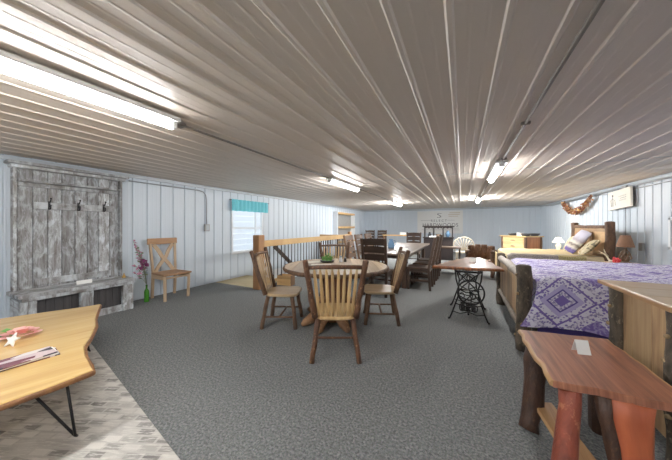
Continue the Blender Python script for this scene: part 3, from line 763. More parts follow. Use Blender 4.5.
# on the long table
t = thing('water_jug', 'blue glass jug near the front of the long dark table', 'jug', (-1.62, 6.35, .7755))
mb = MB(); mb.lathe([(0, 0), (.07, 0), (.085, .05), (.075, .14), (.045, .20), (.055, .24), (.05, .24), (.04, .20)], 18); build('body', mb, 'blue_glass', t)
mb = MB(); mb.tube([(.06, 0, .21), (.12, 0, .19), (.125, 0, .11), (.078, 0, .07)], .009, 8); build('handle', mb, 'blue_glass', t)
mb = MB(); mb.box(-.12, .12, -.002, .002, 0, .15, bev=.0008, M4=Matrix.Rotation(-.9, 4, 'X')); mb.box(-.12, .12, -.002, .002, 0, .15, bev=.0008, M4=Matrix.Translation((0, .234, 0)) @ Matrix.Rotation(.9, 4, 'X'))
tag(build('paper_tent', mb, 'white_card', None, (-1.13, 5.40, .7765), .3), 'folded white paper on the near right corner of the long dark table', 'paper')
# pale counter far behind
t = thing('counter_table', 'tall narrow pale topped table by the far wall behind the long table', 'table', (-2.75, 12.3, 0))
mb = MB(); mb.box(-.75, .75, -.25, .25, .87, .92); build('tabletop', mb, 'oak_rail', t)
for x in (-.7, .7):
    mb = MB(); mb.box(x-.03, x+.03, -.22, .22, 0, .87); build('leg', mb, 'mid_oak', t)
mb = MB(); mb.box(-.7, .7, -.02, .02, .25, .32); build('stretcher', mb, 'mid_oak', t)
mb = MB(); mb.box(-.13, .13, -.1, .1, 0, .12, bev=.004)
tag(build('white_box', mb, 'white_card', None, (-2.55, 12.3, .921)), 'small white box on the pale counter by the far wall', 'box')

# ------------------------------------------------------------------ far wall: banner and hutch
t = thing('banner_sign', 'white shop banner with dark lettering hung on the far wall', 'sign', (-1.09, YF-.0165, 1.56))
mb = MB(); mb.box(-1.13, 1.13, -.006, .0, -.60, .60, bev=.002); build('cloth', mb, 'banner', t)
rx = (PI/2, 0, 0)
text_mesh('lettering', 'SELECT', .17, 'dark_ink', t, (-.02, -.009, .02), rx, spacing=1.55)
text_mesh('lettering', 'HARDWOODS', .26, 'dark_ink', t, (.03, -.009, -.24), rx, spacing=1.05)
mb = MB()
mb.tube([(.09*math.cos(a), -.012, .425+.05*math.sin(a)) for a in [k*PI/10 for k in range(1, 15)]], .011, 6)
mb.tube([(-.02+.10*math.cos(a), -.012, .30+.06*math.sin(a)) for a in [PI/2-k*PI/10 for k in range(0, 15)]], .011, 6)
mb.tube([(-.09, -.012, .44), (0, -.012, .36), (.10, -.012, .27)], .013, 6); mb.ball((.11, -.012, .46), .014, 8, 6)
build('emblem', mb, 'dark_ink', t)
mb = MB()
for x0, x1, z in ((.50, 1.0, .47), (.44, .98, .38), (.46, .90, .29)): mb.box(x0, x1, -.009, -.006, z, z+.025, bev=.0005)
build('fine_print', mb, 'tan_ink', t)
mb = MB()
for x0, x1, z in ((-.95, -.35, .09), (.40, .75, .09), (.60, .95, -.33), (-.9, .98, -.42)): mb.box(x0, x1, -.009, -.006, z, z+.014, bev=.0005)
build('rule_line', mb, 'grey_ink', t)
t = thing('hutch', 'black hutch cabinet with open top shelf in front of the banner', 'cabinet', (-.86, 11.0, 0))
mb = MB(); mb.box(-.55, .55, -.22, .22, 0, .86, bev=.01); build('body', mb, 'espresso', t)
mb = MB(); mb.box(-.58, .58, -.25, .23, .86, .90); build('counter', mb, 'espresso', t)
for s in (-1, 1):
    mb = MB(); mb.box(s*.27-.25, s*.27+.25, -.24, -.22, .08, .80); d = build('door', mb, 'espresso', t)
    mb = MB(); mb.ball((s*.05, -.25, .5), .014, 8, 6); build('knob', mb, 'brass', d)
for x in (-.52, -.18, .18, .52):
    mb = MB(); mb.box(x-.02, x+.02, -.15, .15, .90, 1.31); build('upright', mb, 'espresso', t)
mb = MB(); mb.box(-.6, .6, -.19, .19, 1.31, 1.36); build('top_board', mb, 'espresso', t)
mb = MB()
for s in (-.35, 0, .35): mb.prism([(s-.16, 1.31), (s+.16, 1.31), (s+.14, 1.25), (s+.06, 1.275), (s, 1.24), (s-.06, 1.275), (s-.14, 1.25)], -.15, -.13, .002, M4=Matrix(((1, 0, 0, 0), (0, 0, 1, 0), (0, 1, 0, 0), (0, 0, 0, 1))))
build('scalloped_trim', mb, 'espresso', t)
t = thing('ornament_vase', 'white vase in the left bay of the black hutch', 'vase', (-1.2, 11.0, .901))
mb = MB(); mb.lathe([(0, 0), (.05, 0), (.07, .08), (.035, .16), (.045, .2)], 14); build('body', mb, 'dark_stuff', t); t['label'] = 'dark vase in the left bay of the black hutch'
mb = MB(); mb.lathe([(0, 0), (.06, 0), (.10, .06), (.11, .12), (.10, .12), (.03, .03)], 14)
tag(build('basket', mb, 'twig', None, (-.86, 11.0, .901)), 'brown basket bowl in the middle bay of the black hutch', 'basket')
mb = MB(); mb.lathe([(0, 0), (.05, 0), (.08, .07), (.09, .15), (.05, .22), (.04, .26)], 14)
tag(build('vase', mb, 'blue_glass', None, (-.51, 11.0, .901)), 'blue vase in the right bay of the black hutch', 'vase')
mb = MB(); mb.prism([(-.14, -.045), (.14, -.045), (.14, .045), (-.14, .045)], 0, .05, .005)
tag(build('paper_stack', mb, 'white_card', None, (-1.05, 10.80, .9005)), 'white stack of papers on the counter of the black hutch', 'papers')
# light side table in front of hutch
t = thing('side_table', 'small tan topped side table beside the long table chairs', 'table', (-.32, 7.9, 0))
mb = MB(); mb.box(-.30, .30, -.25, .25, .72, .755); build('tabletop', mb, 'mid_oak', t)
for x in (-.26, .26):
    for y in (-.21, .21):
        mb = MB(); mb.box(x-.022, x+.022, y-.022, y+.022, 0, .72); build('leg', mb, 'dark_wood', t)
mb = MB(); mb.box(-.26, .26, -.21, .21, .18, .205); build('shelf', mb, 'mid_oak', t)
# fan-back wicker chair
t = thing('fan_back_chair', 'pale fan-back chair with radiating spindles behind the sewing table', 'chair', (.08, 10.0, 0), PI+.1)
mb = MB(); mb.prism([(-.27, -.22), (.27, -.22), (.29, .25), (-.29, .25)], .40, .435, .01, (0, 1, 0)); build('seat', mb, 'wicker', t)
for x in (-.24, .24):
    for y in (-.18, .2):
        mb = MB(); mb.tube([(x*1.08, y*1.1, 0), (x, y, .40)], .018, 8); build('leg', mb, 'wicker', t)
mb = MB(); mb.tube([(-.29, -.22, .43), (-.33, -.25, .62)]+[(.33*math.cos(a), -.27, .66+.28*math.sin(a)) for a in [PI-k*PI/14 for k in range(15)]]+[(.33, -.25, .62), (.29, -.22, .43)], .02, 8); build('back_hoop', mb, 'wicker', t)
for k in range(9):
    a = PI*(k+.5)/9; mb = MB(); mb.tube([(.05*math.cos(a), -.22, .44+.04*math.sin(a)), (.32*math.cos(a), -.27, .66+.27*math.sin(a))], .008, 6, 0, (2, .8)); build('spindle', mb, 'wicker', t)
# rustic log armchair behind sewing table
t = thing('log_armchair', 'rustic log chair with a chunky brown plank back behind the sewing table', 'chair', (.44, 7.95, 0), PI-.15)
mb = MB()
for k in range(4):
    x = -.24+k*.16; mb.tube([(x, -.24, .42), (x, -.27, .62), (x*.96, -.30, .84-.03*abs(k-1.5))], [.085, .088, .07], 10, .08, (1, .45))
build('backrest', mb, 'log_chair', t)
mb = MB(); mb.box(-.30, .30, -.24, .26, .38, .43, bev=.012); build('seat', mb, 'log_chair', t)
for x in (-.30, .30):
    for y, h in ((-.25, .78), (.22, .64)):
        mb = MB(); mb.log((x, y, 0), (x, y-.03, h), .042, .038); build('leg', mb, 'bark_brown', t)
    mb = MB(); mb.log((x, -.29, .64), (x, .27, .66), .035, .035); build('armrest', mb, 'bark_brown', t)

# ------------------------------------------------------------------ treadle sewing table
t = thing('sewing_table', 'live-edge slab table on a black cast-iron sewing machine treadle base', 'table', (.08, 4.45, 0))
out = []
L0, L1 = (-.46, -.50), (-.02, .82); R0, R1 = (.42, -.38), (.24, .85)
def wob(a, b, n, k):
    a, b = Vector(a), Vector(b); d = (b-a); nn = Vector((d.y, -d.x)).normalized()
    return [tuple(a+d*i/n+nn*R.uniform(-k, k)*(0 if i == 0 else 1)) for i in range(n)]
out = wob(L0, R0, 7, .012)+wob(R0, R1, 8, .02)+wob(R1, L1, 4, .006)+wob(L1, L0, 10, .025)
mb = MB(); mb.prism(out, .728, .765, .003, (.3, 1, 0)); top = build('tabletop', mb, 'burl', t)
mb = MB(); mb.tube([(p[0], p[1], .743) for p in out], .021, 8, .2, closed=True); build('live_edge', mb, 'burl_edge', top)
def treadle_frame(y):
    mb = MB(); r = .011
    for s in (-1, 1):
        mb.tube([(s*.17, y, .728), (s*.155, y, .58), (s*.12, y, .46), (s*.13, y, .34), (s*.17, y, .22), (s*.20, y, .12), (s*.235, y, .03), (s*.25, y, .012), (s*.26, y, .03)], [r, r, r, r, r, r, r*1.2, r*1.4, r], 8)
        mb.tube([(s*.17, y, .72), (s*.06, y, .62), (-s*.06, y, .50), (-s*.12, y, .42)], r*.8, 8)
        mb.tube([(s*.03+s*.05*math.cos(a), y, .62+.05*math.sin(a)) for a in [k*2*PI/12 for k in range(12)]], .007, 6, closed=True)
        mb.tube([(s*.08+s*.035*math.cos(a), y, .19+.05*math.sin(a)) for a in [k*2*PI/12 for k in range(12)]], .007, 6, closed=True)
        mb.tube([(s*.20, y, .12), (s*.10, y, .10), (0, y, .14)], .008, 6); mb.ball((s*.25, y, .012), .013, 8, 5)
    mb.tube([(-.13, y, .36), (0, y, .30), (.13, y, .36)], .009, 6); mb.tube([(-.16, y, .70), (.16, y, .70)], .014, 8)
    mb.tube([(-.17, y, .24), (0, y, .20), (.17, y, .24)], .009, 6)
    return mb
for y in (-.46, .22):
    build('side_frame', treadle_frame(y), 'black_iron', t)
mb = MB(); cx, cz, y = .03, .40, -.40
mb.tube([(cx+.17*math.cos(a), y, cz+.17*math.sin(a)) for a in [k*2*PI/32 for k in range(32)]], .012, 8, closed=True)
for k in range(5):
    a = 2*PI*k/5+.4; mb.tube([(cx, y, cz), (cx+.06*math.cos(a+.35), y, cz+.06*math.sin(a+.35)), (cx+.17*math.cos(a), y, cz+.17*math.sin(a))], .008, 6)
mb.tube([(cx, y-.03, cz), (cx, y+.03, cz)], .022, 10); build('flywheel', mb, 'black_iron', t)
mb = MB(); mb.tube([(.0, -.46, .10), (.0, .22, .10)], .012, 8); mb.tube([(-.13, -.46, .44), (.13, .22, .30)], .010, 8); mb.tube([(.13, -.46, .44), (-.13, .22, .30)], .010, 8); mb.tube([(-.15, -.46, .71), (-.15, .22, .71)], .012, 8); mb.tube([(.15, -.46, .71), (.15, .22, .71)], .012, 8); build('cross_brace', mb, 'black_iron', t)
mb = MB()
for k in range(7): mb.beam((-.11, -.34+k*.065, .12), (.11, -.34+k*.065, .12), .014, .025)
for k in range(4): mb.beam((-.105+k*.07, -.36, .12), (-.105+k*.07, .06, .12), .014, .012)
build('treadle_plate', mb, 'black_iron', t)
mb = MB(); mb.tube([(.06, -.40, .40), (.02, -.30, .13)], .007, 6); build('pitman_rod', mb, 'black_iron', t)
mb = MB(); mb.box(-.05, .05, -.0015, .0015, 0, .075, bev=.0005, M4=Matrix.Rotation(-.35, 4, 'X')); mb.box(-.05, .05, -.0015, .0015, 0, .075, bev=.0005, M4=Matrix.Translation((0, .053, 0)) @ Matrix.Rotation(.35, 4, 'X'))
tag(build('price_card', mb, 'white_card', None, (.15, 4.62, .7655), -.3), 'small white folded card on the sewing machine table', 'card')

# ------------------------------------------------------------------ beds
def pillow(name, label, cat, mat, loc, rot, w, h, d):
    mb = MB(); n = 14
    def f(sg):
        def g(u, v):
            x, y = (u-.5)*2, (v-.5)*2; e = (1-abs(x)**3.2)*(1-abs(y)**3.2)
            return (x*w/2*(1-.05*(1-e)*abs(y)), sg*d/2*max(0, e)**.5, (y*h/2)*(1-.05*abs(x)))
        return g
    mb.sheet(f(1), n, n); mb.sheet(f(-1), n, n)
    o = build(name, mb, mat, None, loc); o.rotation_euler = rot
    m = o.rotation_euler.to_matrix(); o.location.z = .684-min((m @ v.co).z for v in o.data.vertices)
    return tag(o, label, cat)
def knots(parent, pts):
    for p, d, r in pts:
        p, d = Vector(p), Vector(d).normalized(); mb = MB(); mb.tube([p, p+d*.012, p+d*.016], [r, r*.9, r*.4], 10, .08); build('knot', mb, 'knot', parent)
# near bed: foot on X=.55, head toward the right wall
t = thing('bed', 'wide rustic log bed under the purple quilt', 'bed', (.60, 4.25, 0))
for y, rr, zz in ((-.90, .076, .915), (.90, .066, .87)):
    mb = MB(); mb.log((0, y, 0), (0, y, zz), rr, rr*.9, 14, 8, .12, .07, .5); p = build('foot_post', mb, 'bark_grey', t)
    if y < 0: knots(p, [((-0.059, y-.045, .62), (-.8, -.6, 0), .016), ((-0.025, y-.07, .30), (-.3, -1, 0), .018), ((-0.067, y-.03, .82), (-1, -.4, .1), .013), ((-0.071, y, .16), (-1, 0, 0), .015)])
mb = MB(); mb.log((.0, -.88, .80), (.0, .88, .80), .055, .05, 12, 8, .15, .05, .1); build('foot_rail', mb, 'log_silver', t)
mb = MB(); mb.log((.0, -.88, .24), (.0, .88, .24), .05, .045, 12, 8, .15, .05, .1); build('foot_rail', mb, 'log_silver', t)
mb = MB(); n = 9
for k in range(n): mb.box(-.015, .015, -.86+k*1.72/n+.001, -.86+(k+1)*1.72/n-.001, .26, .79, (0, 0, 1), .003)
build('footboard', mb, 'hickory_pale', t)
for y in (-.86, .86):
    mb = MB(); mb.box(.05, 2.35, y-.025, y+.025, .26, .44, bev=.01); build('side_rail', mb, 'hickory_pale', t)
    mb = MB(); mb.log((2.42, y*1.05, 0), (2.42, y*1.05, 1.42), .09, .085, 14, 8, .12, .07, .5); build('head_post', mb, 'bark_grey', t)
mb = MB()
for k in range(10): mb.box(2.40, 2.43, -.86+k*.172+.001, -.86+(k+1)*.172-.001, .40, 1.25, (0, 0, 1), .003)
build('headboard', mb, 'hickory_pale', t)
mb = MB(); mb.log((2.42, -.86, 1.3), (2.42, .86, 1.3), .06, .055); build('head_rail', mb, 'log_silver', t)
mb = MB(); mb.box(.17, 2.27, -.82, .82, .44, .77, bev=.06); build('mattress', mb, 'linen', t)
mb = MB()
mb.sheet(lambda u, v: (.12+2.15*u, -.895+.007*math.sin(u*40), .44-.27*v), 60, 3, uvfn=lambda u, v: (u*2, v*.3)); build('bed_skirt', mb, 'purple_skirt', t, recalc=False)
# quilt
def quilt(name, label, mat, x0, x1, yn, yf, zt, drop, loc, vofs, zb=None, uofs=0.):
    path = []     # (y,z) from near hem over the top to the far hem
    r = .07; m = 12
    nd = int(drop/.04)
    for k in range(nd): path.append((yn-.055+.045*(k/nd), zt-drop+(drop-r)*k/nd))
    for k in range(7): a = PI-(PI/2)*k/6; path.append((yn+r-.0+r*math.cos(a), zt-r+r*math.sin(a)))
    for k in range(1, 40): path.append((yn+r+(yf-yn-2*r)*k/40, zt))
    for k in range(7): a = PI/2-(PI/2)*k/6; path.append((yf-r+r*math.cos(a), zt-r+r*math.sin(a)))
    for k in range(1, nd): path.append((yf, zt-r-(drop-r)*k/nd))
    ln = [0.]
    for a, b in zip(path, path[1:]): ln.append(ln[-1]+math.hypot(b[0]-a[0], b[1]-a[1]))
    mb = MB(); n = len(path)-1; nu = 90
    def P(u, v):
        i = min(n, int(round(v*n))); y, z = path[i]; s = ln[i]; hang = max(0, 1-s/drop) if s < drop else 0
        x = x0+(x1-x0)*u - (.17*hang**2*(1-u)**8); y -= .07*hang*(1-u)**8
        y -= hang*(.018*math.sin(u*26+.5)+.012*math.sin(u*57)); z += hang*.018*math.sin(u*13)
        if not hang: z += .006*math.sin(u*31)*math.sin(s*17)
        if u < .05 and z > zt-.05: z -= (.05-u)*1.0
        return (x, y, z)
    mb.sheet(P, nu, n, uvfn=lambda u, v: (u*(x1-x0)+uofs, ln[min(n, int(round(v*n)))]+vofs))
    def end(u, v):
        x, y, z = P(0, u); return (x+.004+.01*v, y+(.012*v if y < (yn+yf)/2 else -.012*v), z-(z-min(z, zt-min(drop*.9, .34)))*v)
    mb.sheet(end, n, 3, uvfn=lambda u, v: (v*drop+uofs, ln[min(n, int(round(u*n)))]+vofs))
    o = build(name, mb, mat, None, loc, recalc=False); return tag(o, label, 'quilt')
quilt('quilt', 'purple and white patchwork quilt spread over the near bed', 'quilt_purple', .71, 2.90, 3.33, 5.17, .815, .51, (0, 0, 0), -.02, uofs=.05)
# second bed
t = thing('bed', 'second log bed with panelled headboard under the tan quilt', 'bed', (.92, 8.33, 0))
for y in (-.93, .93):
    mb = MB(); mb.log((1.90, y, 0), (1.90, y, 1.43), .085, .08, 14, 8, .12, .06, .5); build('head_post', mb, 'bark_brown', t)
    mb = MB(); mb.log((0, y*.97, 0), (0, y*.97, .60), .07, .065, 12, 6, .12, .06, .5); build('foot_post', mb, 'bark_grey', t)
    mb = MB(); mb.box(.05, 1.85, y*.94-.02, y*.94+.02, .22, .40); build('side_rail', mb, 'honey', t)
mb = MB(); mb.log((1.90, -.9, 1.33), (1.90, .9, 1.33), .045, .045); build('head_rail', mb, 'bark_brown', t)
mb = MB(); mb.box(1.88, 1.91, -.88, .88, .40, 1.30)
for k in range(3):
    y = -.86+k*.58; mb.box(1.865, 1.88, y+.05, y+.53, .78, 1.22, (0, 1, 0), .012)
build('headboard', mb, 'hickory_pale', t)
mb = MB(); mb.box(-.02, .02, -.86, .86, .18, .56); build('footboard', mb, 'honey', t)
mb = MB(); mb.box(.13, 1.78, -.86, .86, .34, .62, bev=.05); build('mattress', mb, 'linen', t)
quilt('quilt', 'tan and grey patchwork quilt spread over the far bed', 'quilt_tan', 1.01, 2.72, 7.36, 9.30, .675, .26, (0, 0, 0), -.42)
pillow('pillow', 'purple and white landscape print pillow leaning on the far headboard', 'pillow', 'pillow_scene', (2.52, 8.12, .905), (math.radians(32), math.radians(-11), PI/2+.08), .48, .62, .12)
pillow('pillow', 'tan patchwork pillow leaning in front at the right of the far bed', 'pillow', 'pillow_tan', (2.55, 7.60, .865), (math.radians(40), math.radians(6), PI/2-.05), .46, .44, .12)
pillow('pillow', 'tan pillow leaning behind the purple print pillow on the far bed', 'pillow', 'pillow_tan', (2.56, 8.68, .87), (math.radians(26), math.radians(6), PI/2), .46, .44, .12)

# nightstand with lamp
def nightstand(label, loc, mat, w=.48, h=.62):
    t = thing('nightstand', label, 'nightstand', loc)
    mb = MB(); mb.box(-w/2, w/2, -w/2, w/2, h-.03, h, bev=.008); build('top', mb, mat, t)
    mb = MB(); mb.box(-w/2+.04, w/2-.03, -w/2+.04, w/2-.04, .14, h-.03); build('body', mb, mat, t)
    for x in (-1, 1):
        for y in (-1, 1):
            mb = MB(); mb.log((x*(w/2-.03), y*(w/2-.03), 0), (x*(w/2-.03), y*(w/2-.03), h-.03), .03, .028, 10, 5, .1, .06, 0); build('leg', mb, 'bark_brown', t)
    for z in (.18, .37):
        mb = MB(); mb.box(-w/2+.02, -w/2+.04, -w/2+.07, w/2-.07, z, z+.17); d = build('drawer', mb, mat, t)
        mb = MB(); mb.ball((-w/2+.01, 0, z+.085), .016, 8, 6); build('knob', mb, 'black_iron', d)
nightstand('small log nightstand under the brown lamp between the two beds', (2.86, 6.88, 0), 'hickory_pale')
nightstand('small log nightstand under the white lamp beyond the far bed', (2.86, 10.75, 0), 'honey', .46, .56)
t = thing('table_lamp', 'brown tapered shade lamp on an antler base between the beds', 'lamp', (2.88, 6.98, .62))
sh = MB()
sh.lathe([(.128, .315), (.129, .318), (.070, .545), (.066, .545), (.123, .321)], 28); s_ = build('lamp_shade', sh, 'shade_brown', t)
mb = MB(); mb.lathe([(0, 0), (.09, 0), (.095, .015), (.06, .03), (.03, .035)], 18); mb.tube([(0, 0, .03), (.01, 0, .12), (-.01, .01, .2), (0, 0, .30)], [.035, .028, .03, .02], 10, .12)
for k in range(6):
    a = k*1.05; mb.tube([(.03*math.cos(a), .03*math.sin(a), .03), (.08*math.cos(a+.5), .08*math.sin(a+.5), .10), (.06*math.cos(a+1.1), .06*math.sin(a+1.1), .20), (.02*math.cos(a+1.4), .02*math.sin(a+1.4), .27)], [.014, .016, .012, .006], 8, .1)
build('base', mb, 'twig', t)
t = thing('antler', 'pale forked antler lying against the brown lamp', 'antler', (2.66, 7.12, .62))
mb = MB(); mb.tube([(.04, -.06, .016), (.03, -.01, .05), (.03, .08, .12), (-.05, .20, .20)], [.014, .016, .014, .004], 8); mb.tube([(.05, .05, .10), (.0, .04, .17), (-.02, .05, .25)], [.012, .009, .003], 8); mb.tube([(.0, .12, .15), (-.06, .24, .13)], [.010, .003], 8); build('beam', mb, 'antler', t)
t = thing('bow_ornament', 'red bow ornament at the foot of the brown lamp', 'ornament', (2.70, 6.82, .625))
mb = MB()
for s in (-1, 1): mb.tube([(0, s*.01, .05), (-.02, s*.06, .10), (0, s*.10, .06), (-.02, s*.07, .02), (0, s*.01, .05)], [.012, .02, .024, .02, .012], 8)
mb.ball((-.015, 0, .05), .022, 8, 6); build('bow', mb, 'red_orn', t)
mb = MB(); mb.tube([(0, .01, .04), (-.02, .05, .006)], [.012, .016], 8); mb.tube([(0, -.01, .04), (-.02, -.05, .006)], [.012, .016], 8); build('tail', mb, 'red_orn', t)
mb = MB(); mb.ball((0, 0, .025), .04, 12, 8, .62)
tag(build('shell', mb, 'linen', None, (2.67, 6.96, .6205)), 'small pale shell left of the brown lamp base', 'shell')
t = thing('table_lamp', 'small lit white lamp beyond the far bed', 'lamp', (2.86, 10.75, .56))
sh = MB(); sh.lathe([(.16, .25), (.155, .26), (.11, .32), (.075, .40), (.065, .41), (.072, .40), (.105, .32), (.15, .255)], 24); build('lamp_shade', sh, 'shade_white', t)
mb = MB(); mb.lathe([(0, 0), (.07, 0), (.075, .012), (.03, .03), (.055, .08), (.075, .13), (.05, .19), (.02, .22), (.015, .28)], 18); build('base', mb, 'lamp_cream', t)
for nm, loc, e, r in (('brown_lamp_bulb', (2.88, 6.98, 1.06), 9, .035), ('white_lamp_bulb', (2.86, 10.75, .90), 8, .03)):
    ld = bpy.data.lights.new(nm, 'POINT'); ld.energy = e; ld.color = (1, .74, .48); ld.shadow_soft_size = r
    lo = bpy.data.objects.new(nm, ld); COL.objects.link(lo); lo.location = loc

# corner dresser
t = thing('dresser', 'honey pine dresser with dark bark posts standing angled in the far right corner', 'dresser', (1.93, 10.45, 0), -math.radians(50))
# local: nearest corner at origin, front runs to -X, depth runs +Y
W, D, H_ = .98, .74, 1.0
for x, y in ((-.04, .04), (-W+.04, .04), (-.04, D-.04), (-W+.04, D-.04)):
    mb = MB(); mb.log((x, y, 0), (x, y, H_-.035), .045, .042, 12, 6, .1, .06, 0); build('corner_post', mb, 'bark_brown', t)
mb = MB(); mb.box(-W-.03, .03, -.03, D+.02, H_-.035, H_, bev=.006); build('top', mb, 'honey', t)
mb = MB(); mb.box(-W+.06, -.06, .03, D-.04, .10, H_-.035); build('body', mb, 'honey', t)
mb = MB()
for k in range(4): mb.box(-.06, -.035, .09+k*.145, .09+k*.145+.143, .10, H_-.04, (0, 0, 1), .003)
build('side_panel', mb, 'rust_panel', t)['label'] = 'rust orange plank side'
for k in range(4):
    z = .12+k*.21; mb = MB(); mb.box(-W+.09, -.09, .008, .03, z, z+.195, bev=.006); d = build('drawer', mb, 'honey', t)
    mb = MB(); mb.tube([(-W/2-.07, .008, z+.09), (-W/2-.05, -.02, z+.10), (-W/2+.05, -.02, z+.105), (-W/2+.07, .008, z+.09)], .011, 8); build('handle', mb, 'bark_brown', d)
def on_dresser(x, y): 
    a = -math.radians(50); return (1.93+x*math.cos(a)-y*math.sin(a), 10.45+x*math.sin(a)+y*math.cos(a), H_+.0005)
t = thing('white_box', 'white box on top of the far dresser', 'box', on_dresser(-.45, .3), -.6)
mb = MB(); mb.box(-.09, .09, -.06, .06, 0, .09); build('body', mb, 'white_card', t)
mb = MB(); mb.box(-.093, .093, -.063, .063, .09, .11); build('lid', mb, 'white_card', t)
for i, (x, y, lb) in enumerate(((-.74, .3, 'dark woven bowl left of the white box on the far dresser'), (-.16, .19, 'dark woven bowl right of the white box on the far dresser'), (-.16, .58, 'dark woven bowl at the right rear of the far dresser top'))):
    mb = MB(); mb.lathe([(0, 0), (.10, 0), (.15, .05), (.16, .09), (.15, .09), (.08, .02)], 16)
    tag(build('bowl', mb, 'dark_stuff', None, on_dresser(x, y)), lb, 'bowl', 'dark bowls on the far dresser')

# right wall decor
t = thing('hanging_garland', 'drooping swag of autumn leaves on the right wall above the far bed', 'garland', (WR-.125, 10.2, 1.985))
cat = [(-.0, -1.05+2.1*k/20,   .165-.37*(1-((k-10)/10)**2)) for k in range(21)]
mb = MB(); mb.tube(cat, .018, 8, .2); build('vine', mb, 'twig', t)
for y in (-1.05, 1.05):
    mb = MB(); mb.tube([(.113, y, .155), (-.02, y, .16)], .006, 8); build('nail', mb, 'galv', t)
mb = MB()
for k in range(700):
    i = R.random()*19.99; a, b = Vector(cat[int(i)]), Vector(cat[int(i)+1]); c = a.lerp(b, i % 1)+Vector((R.uniform(-.05, .03), R.gauss(0, .035), R.gauss(0, .04)))
    d = Vector((R.uniform(-1, .3), R.uniform(-1, 1), R.uniform(-1, 1))).normalized()*R.uniform(.03, .06); e = d.orthogonal().normalized()*.028
    mb.add([c-d, c+e, c+d, c-e], [[0, 1, 2, 3]], (0, 0, 1))
build('leaves', mb, 'autumn', t)
t = thing('wall_picture', 'cream canvas sign with a faint figure hung crooked on the right wall', 'picture', (WR-.085, 7.88, 1.95))
t.rotation_euler = (math.radians(-3.5), 0, 0)
mb = MB(); mb.box(-.02, .02, -.44, .44, -.21, .21, bev=.004); build('canvas', mb, 'cream_canvas', t)
mb = MB(); mb.box(.02, .03, -.45, .43, -.205, .20); build('backing_frame', mb, 'dark_stuff', t)
mb = MB()
mb.tube([(-.021, .24, .09), (-.021, .23, .0), (-.021, .24, -.14)], .008, 6, 0, (1, 1)); mb.tube([(-.021, .23, .03), (-.021, .15, .0), (-.021, .14, -.12)], .006, 6); mb.tube([(-.021, .24, .05), (-.021, .32, .02), (-.021, .31, -.13)], .006, 6); mb.ball((-.021, .235, .115), .022, 8, 6)
build('figure_drawing', mb, 'grey_ink', t)
mb = MB()
for z, a, b in ((.06, -.30, .0), (.015, -.30, -.06), (-.03, -.28, -.02)):
    mb.tube([(-.021, a+(b-a)*k/16, z+.010*math.sin(k*2.4)) for k in range(17)], .0025, 5)
build('script_line', mb, 'grey_ink', t)
t = thing('framed_picture', 'white framed dark picture at the right edge of the right wall', 'picture', (WR-.045, 6.13, 1.22))
mb = MB()
for a in ((-.32, -.27, -.28, .28), (.27, .32, -.28, .28), (-.32, .32, -.28, -.23), (-.32, .32, .23, .28)): mb.box(-.02, .02, *a)
build('frame', mb, 'white_paint', t)
mb = MB(); mb.box(.0, .012, -.27, .27, -.23, .23); build('print', mb, 'photo_grey', t)

# ------------------------------------------------------------------ near right cabinet
t = thing('log_cabinet', 'hickory plank cabinet with bark log corner posts at the right edge', 'cabinet', (1.03, 2.02, 0))
mb = MB()
for k in range(3): mb.box(-.04, 1.30, -.04+k*.256, -.04+(k+1)*.256-.001, .90, .922, (1, 0, 0), .004)
top = build('top', mb, 'hickory', t)
mb = MB(); mb.box(-.055, -.04, -.055, .735, .893, .922, bev=.006); mb.box(-.04, 1.30, -.055, -.04, .893, .922, bev=.006); build('edge_strip', mb, 'sapwood', top)
for x, y in ((.035, .05), (.035, .65), (1.2, .05), (1.2, .65)):
    mb = MB(); mb.log((x, y, 0), (x, y, .90), .053, .050, 14, 8, .12, .07, 0); p = build('corner_post', mb, 'bark_grey', t)
    if x < .5: knots(p, [((x-.049, y-.012, .74), (-1, -.25, 0), .013), ((x-.049, y+.008, .60), (-1, .1, 0), .015), ((x-.047, y-.016, .30), (-1, -.4, 0), .014)])
mb = MB()
for k, (a, b) in enumerate(((.085, .29), (.29, .49), (.49, .615))): mb.box(.04, .07, a+.001, b-.001, .10, .90, (0, 0, 1), .003)
build('side_panel', mb, 'hickory_pale', t)
mb = MB(); mb.box(.07, 1.16, .08, .66, .10, .895); build('body', mb, 'hickory_pale', t)
for k in range(3):
    z = .13+k*.255; mb = MB(); mb.box(.13, 1.13, .058, .08, z, z+.235, bev=.006); d = build('drawer', mb, 'hickory', t)
    mb = MB(); mb.log((.53, .03, z+.12), (.73, .03, z+.12), .014, .013, 8, 4); build('handle', mb, 'bark_brown', d)
mb = MB(); mb.prism([(-.10, -.07), (.10, -.07), (.10, .07), (-.10, .07)], 0, .002, .0005)
tag(build('paper_sheet', mb, 'white_card', None, (1.33, 2.26, .9225), .3), 'white paper lying on the cabinet top at the right edge', 'paper')

# ------------------------------------------------------------------ near right slab table
t = thing('slab_table', 'reddish walnut slab table on log legs at the lower right', 'table', (.64, 2.0, 0))
out = wob((-.23, -.38), (.27, -.36), 6, .006)+wob((.27, -.36), (.25, .38), 8, .012)+wob((.25, .38), (-.25, .30), 5, .006)+wob((-.25, .30), (-.23, -.38), 8, .012)
mb = MB()
for k in range(1): mb.prism(out, .535, .572, .004, (0, 1, 0))
top = build('tabletop', mb, 'walnut', t)
W0 = [p for p in out]
mb = MB(); le = [Vector((*p, .568)) for p in out[6:14]]; mb.tube([p+Vector((.0, 0, -.008)) for p in le]+[Vector((.25, .38, .56))], .013, 8, .12, (1, 1)); build('live_edge', mb, 'sapwood', top)
mb = MB(); le = [Vector((*p, .556)) for p in out[19:]]; mb.tube(le+[Vector((-.23, -.38, .556))], .016, 8, .12, (1, 1)); build('live_edge', mb, 'sapwood', top)
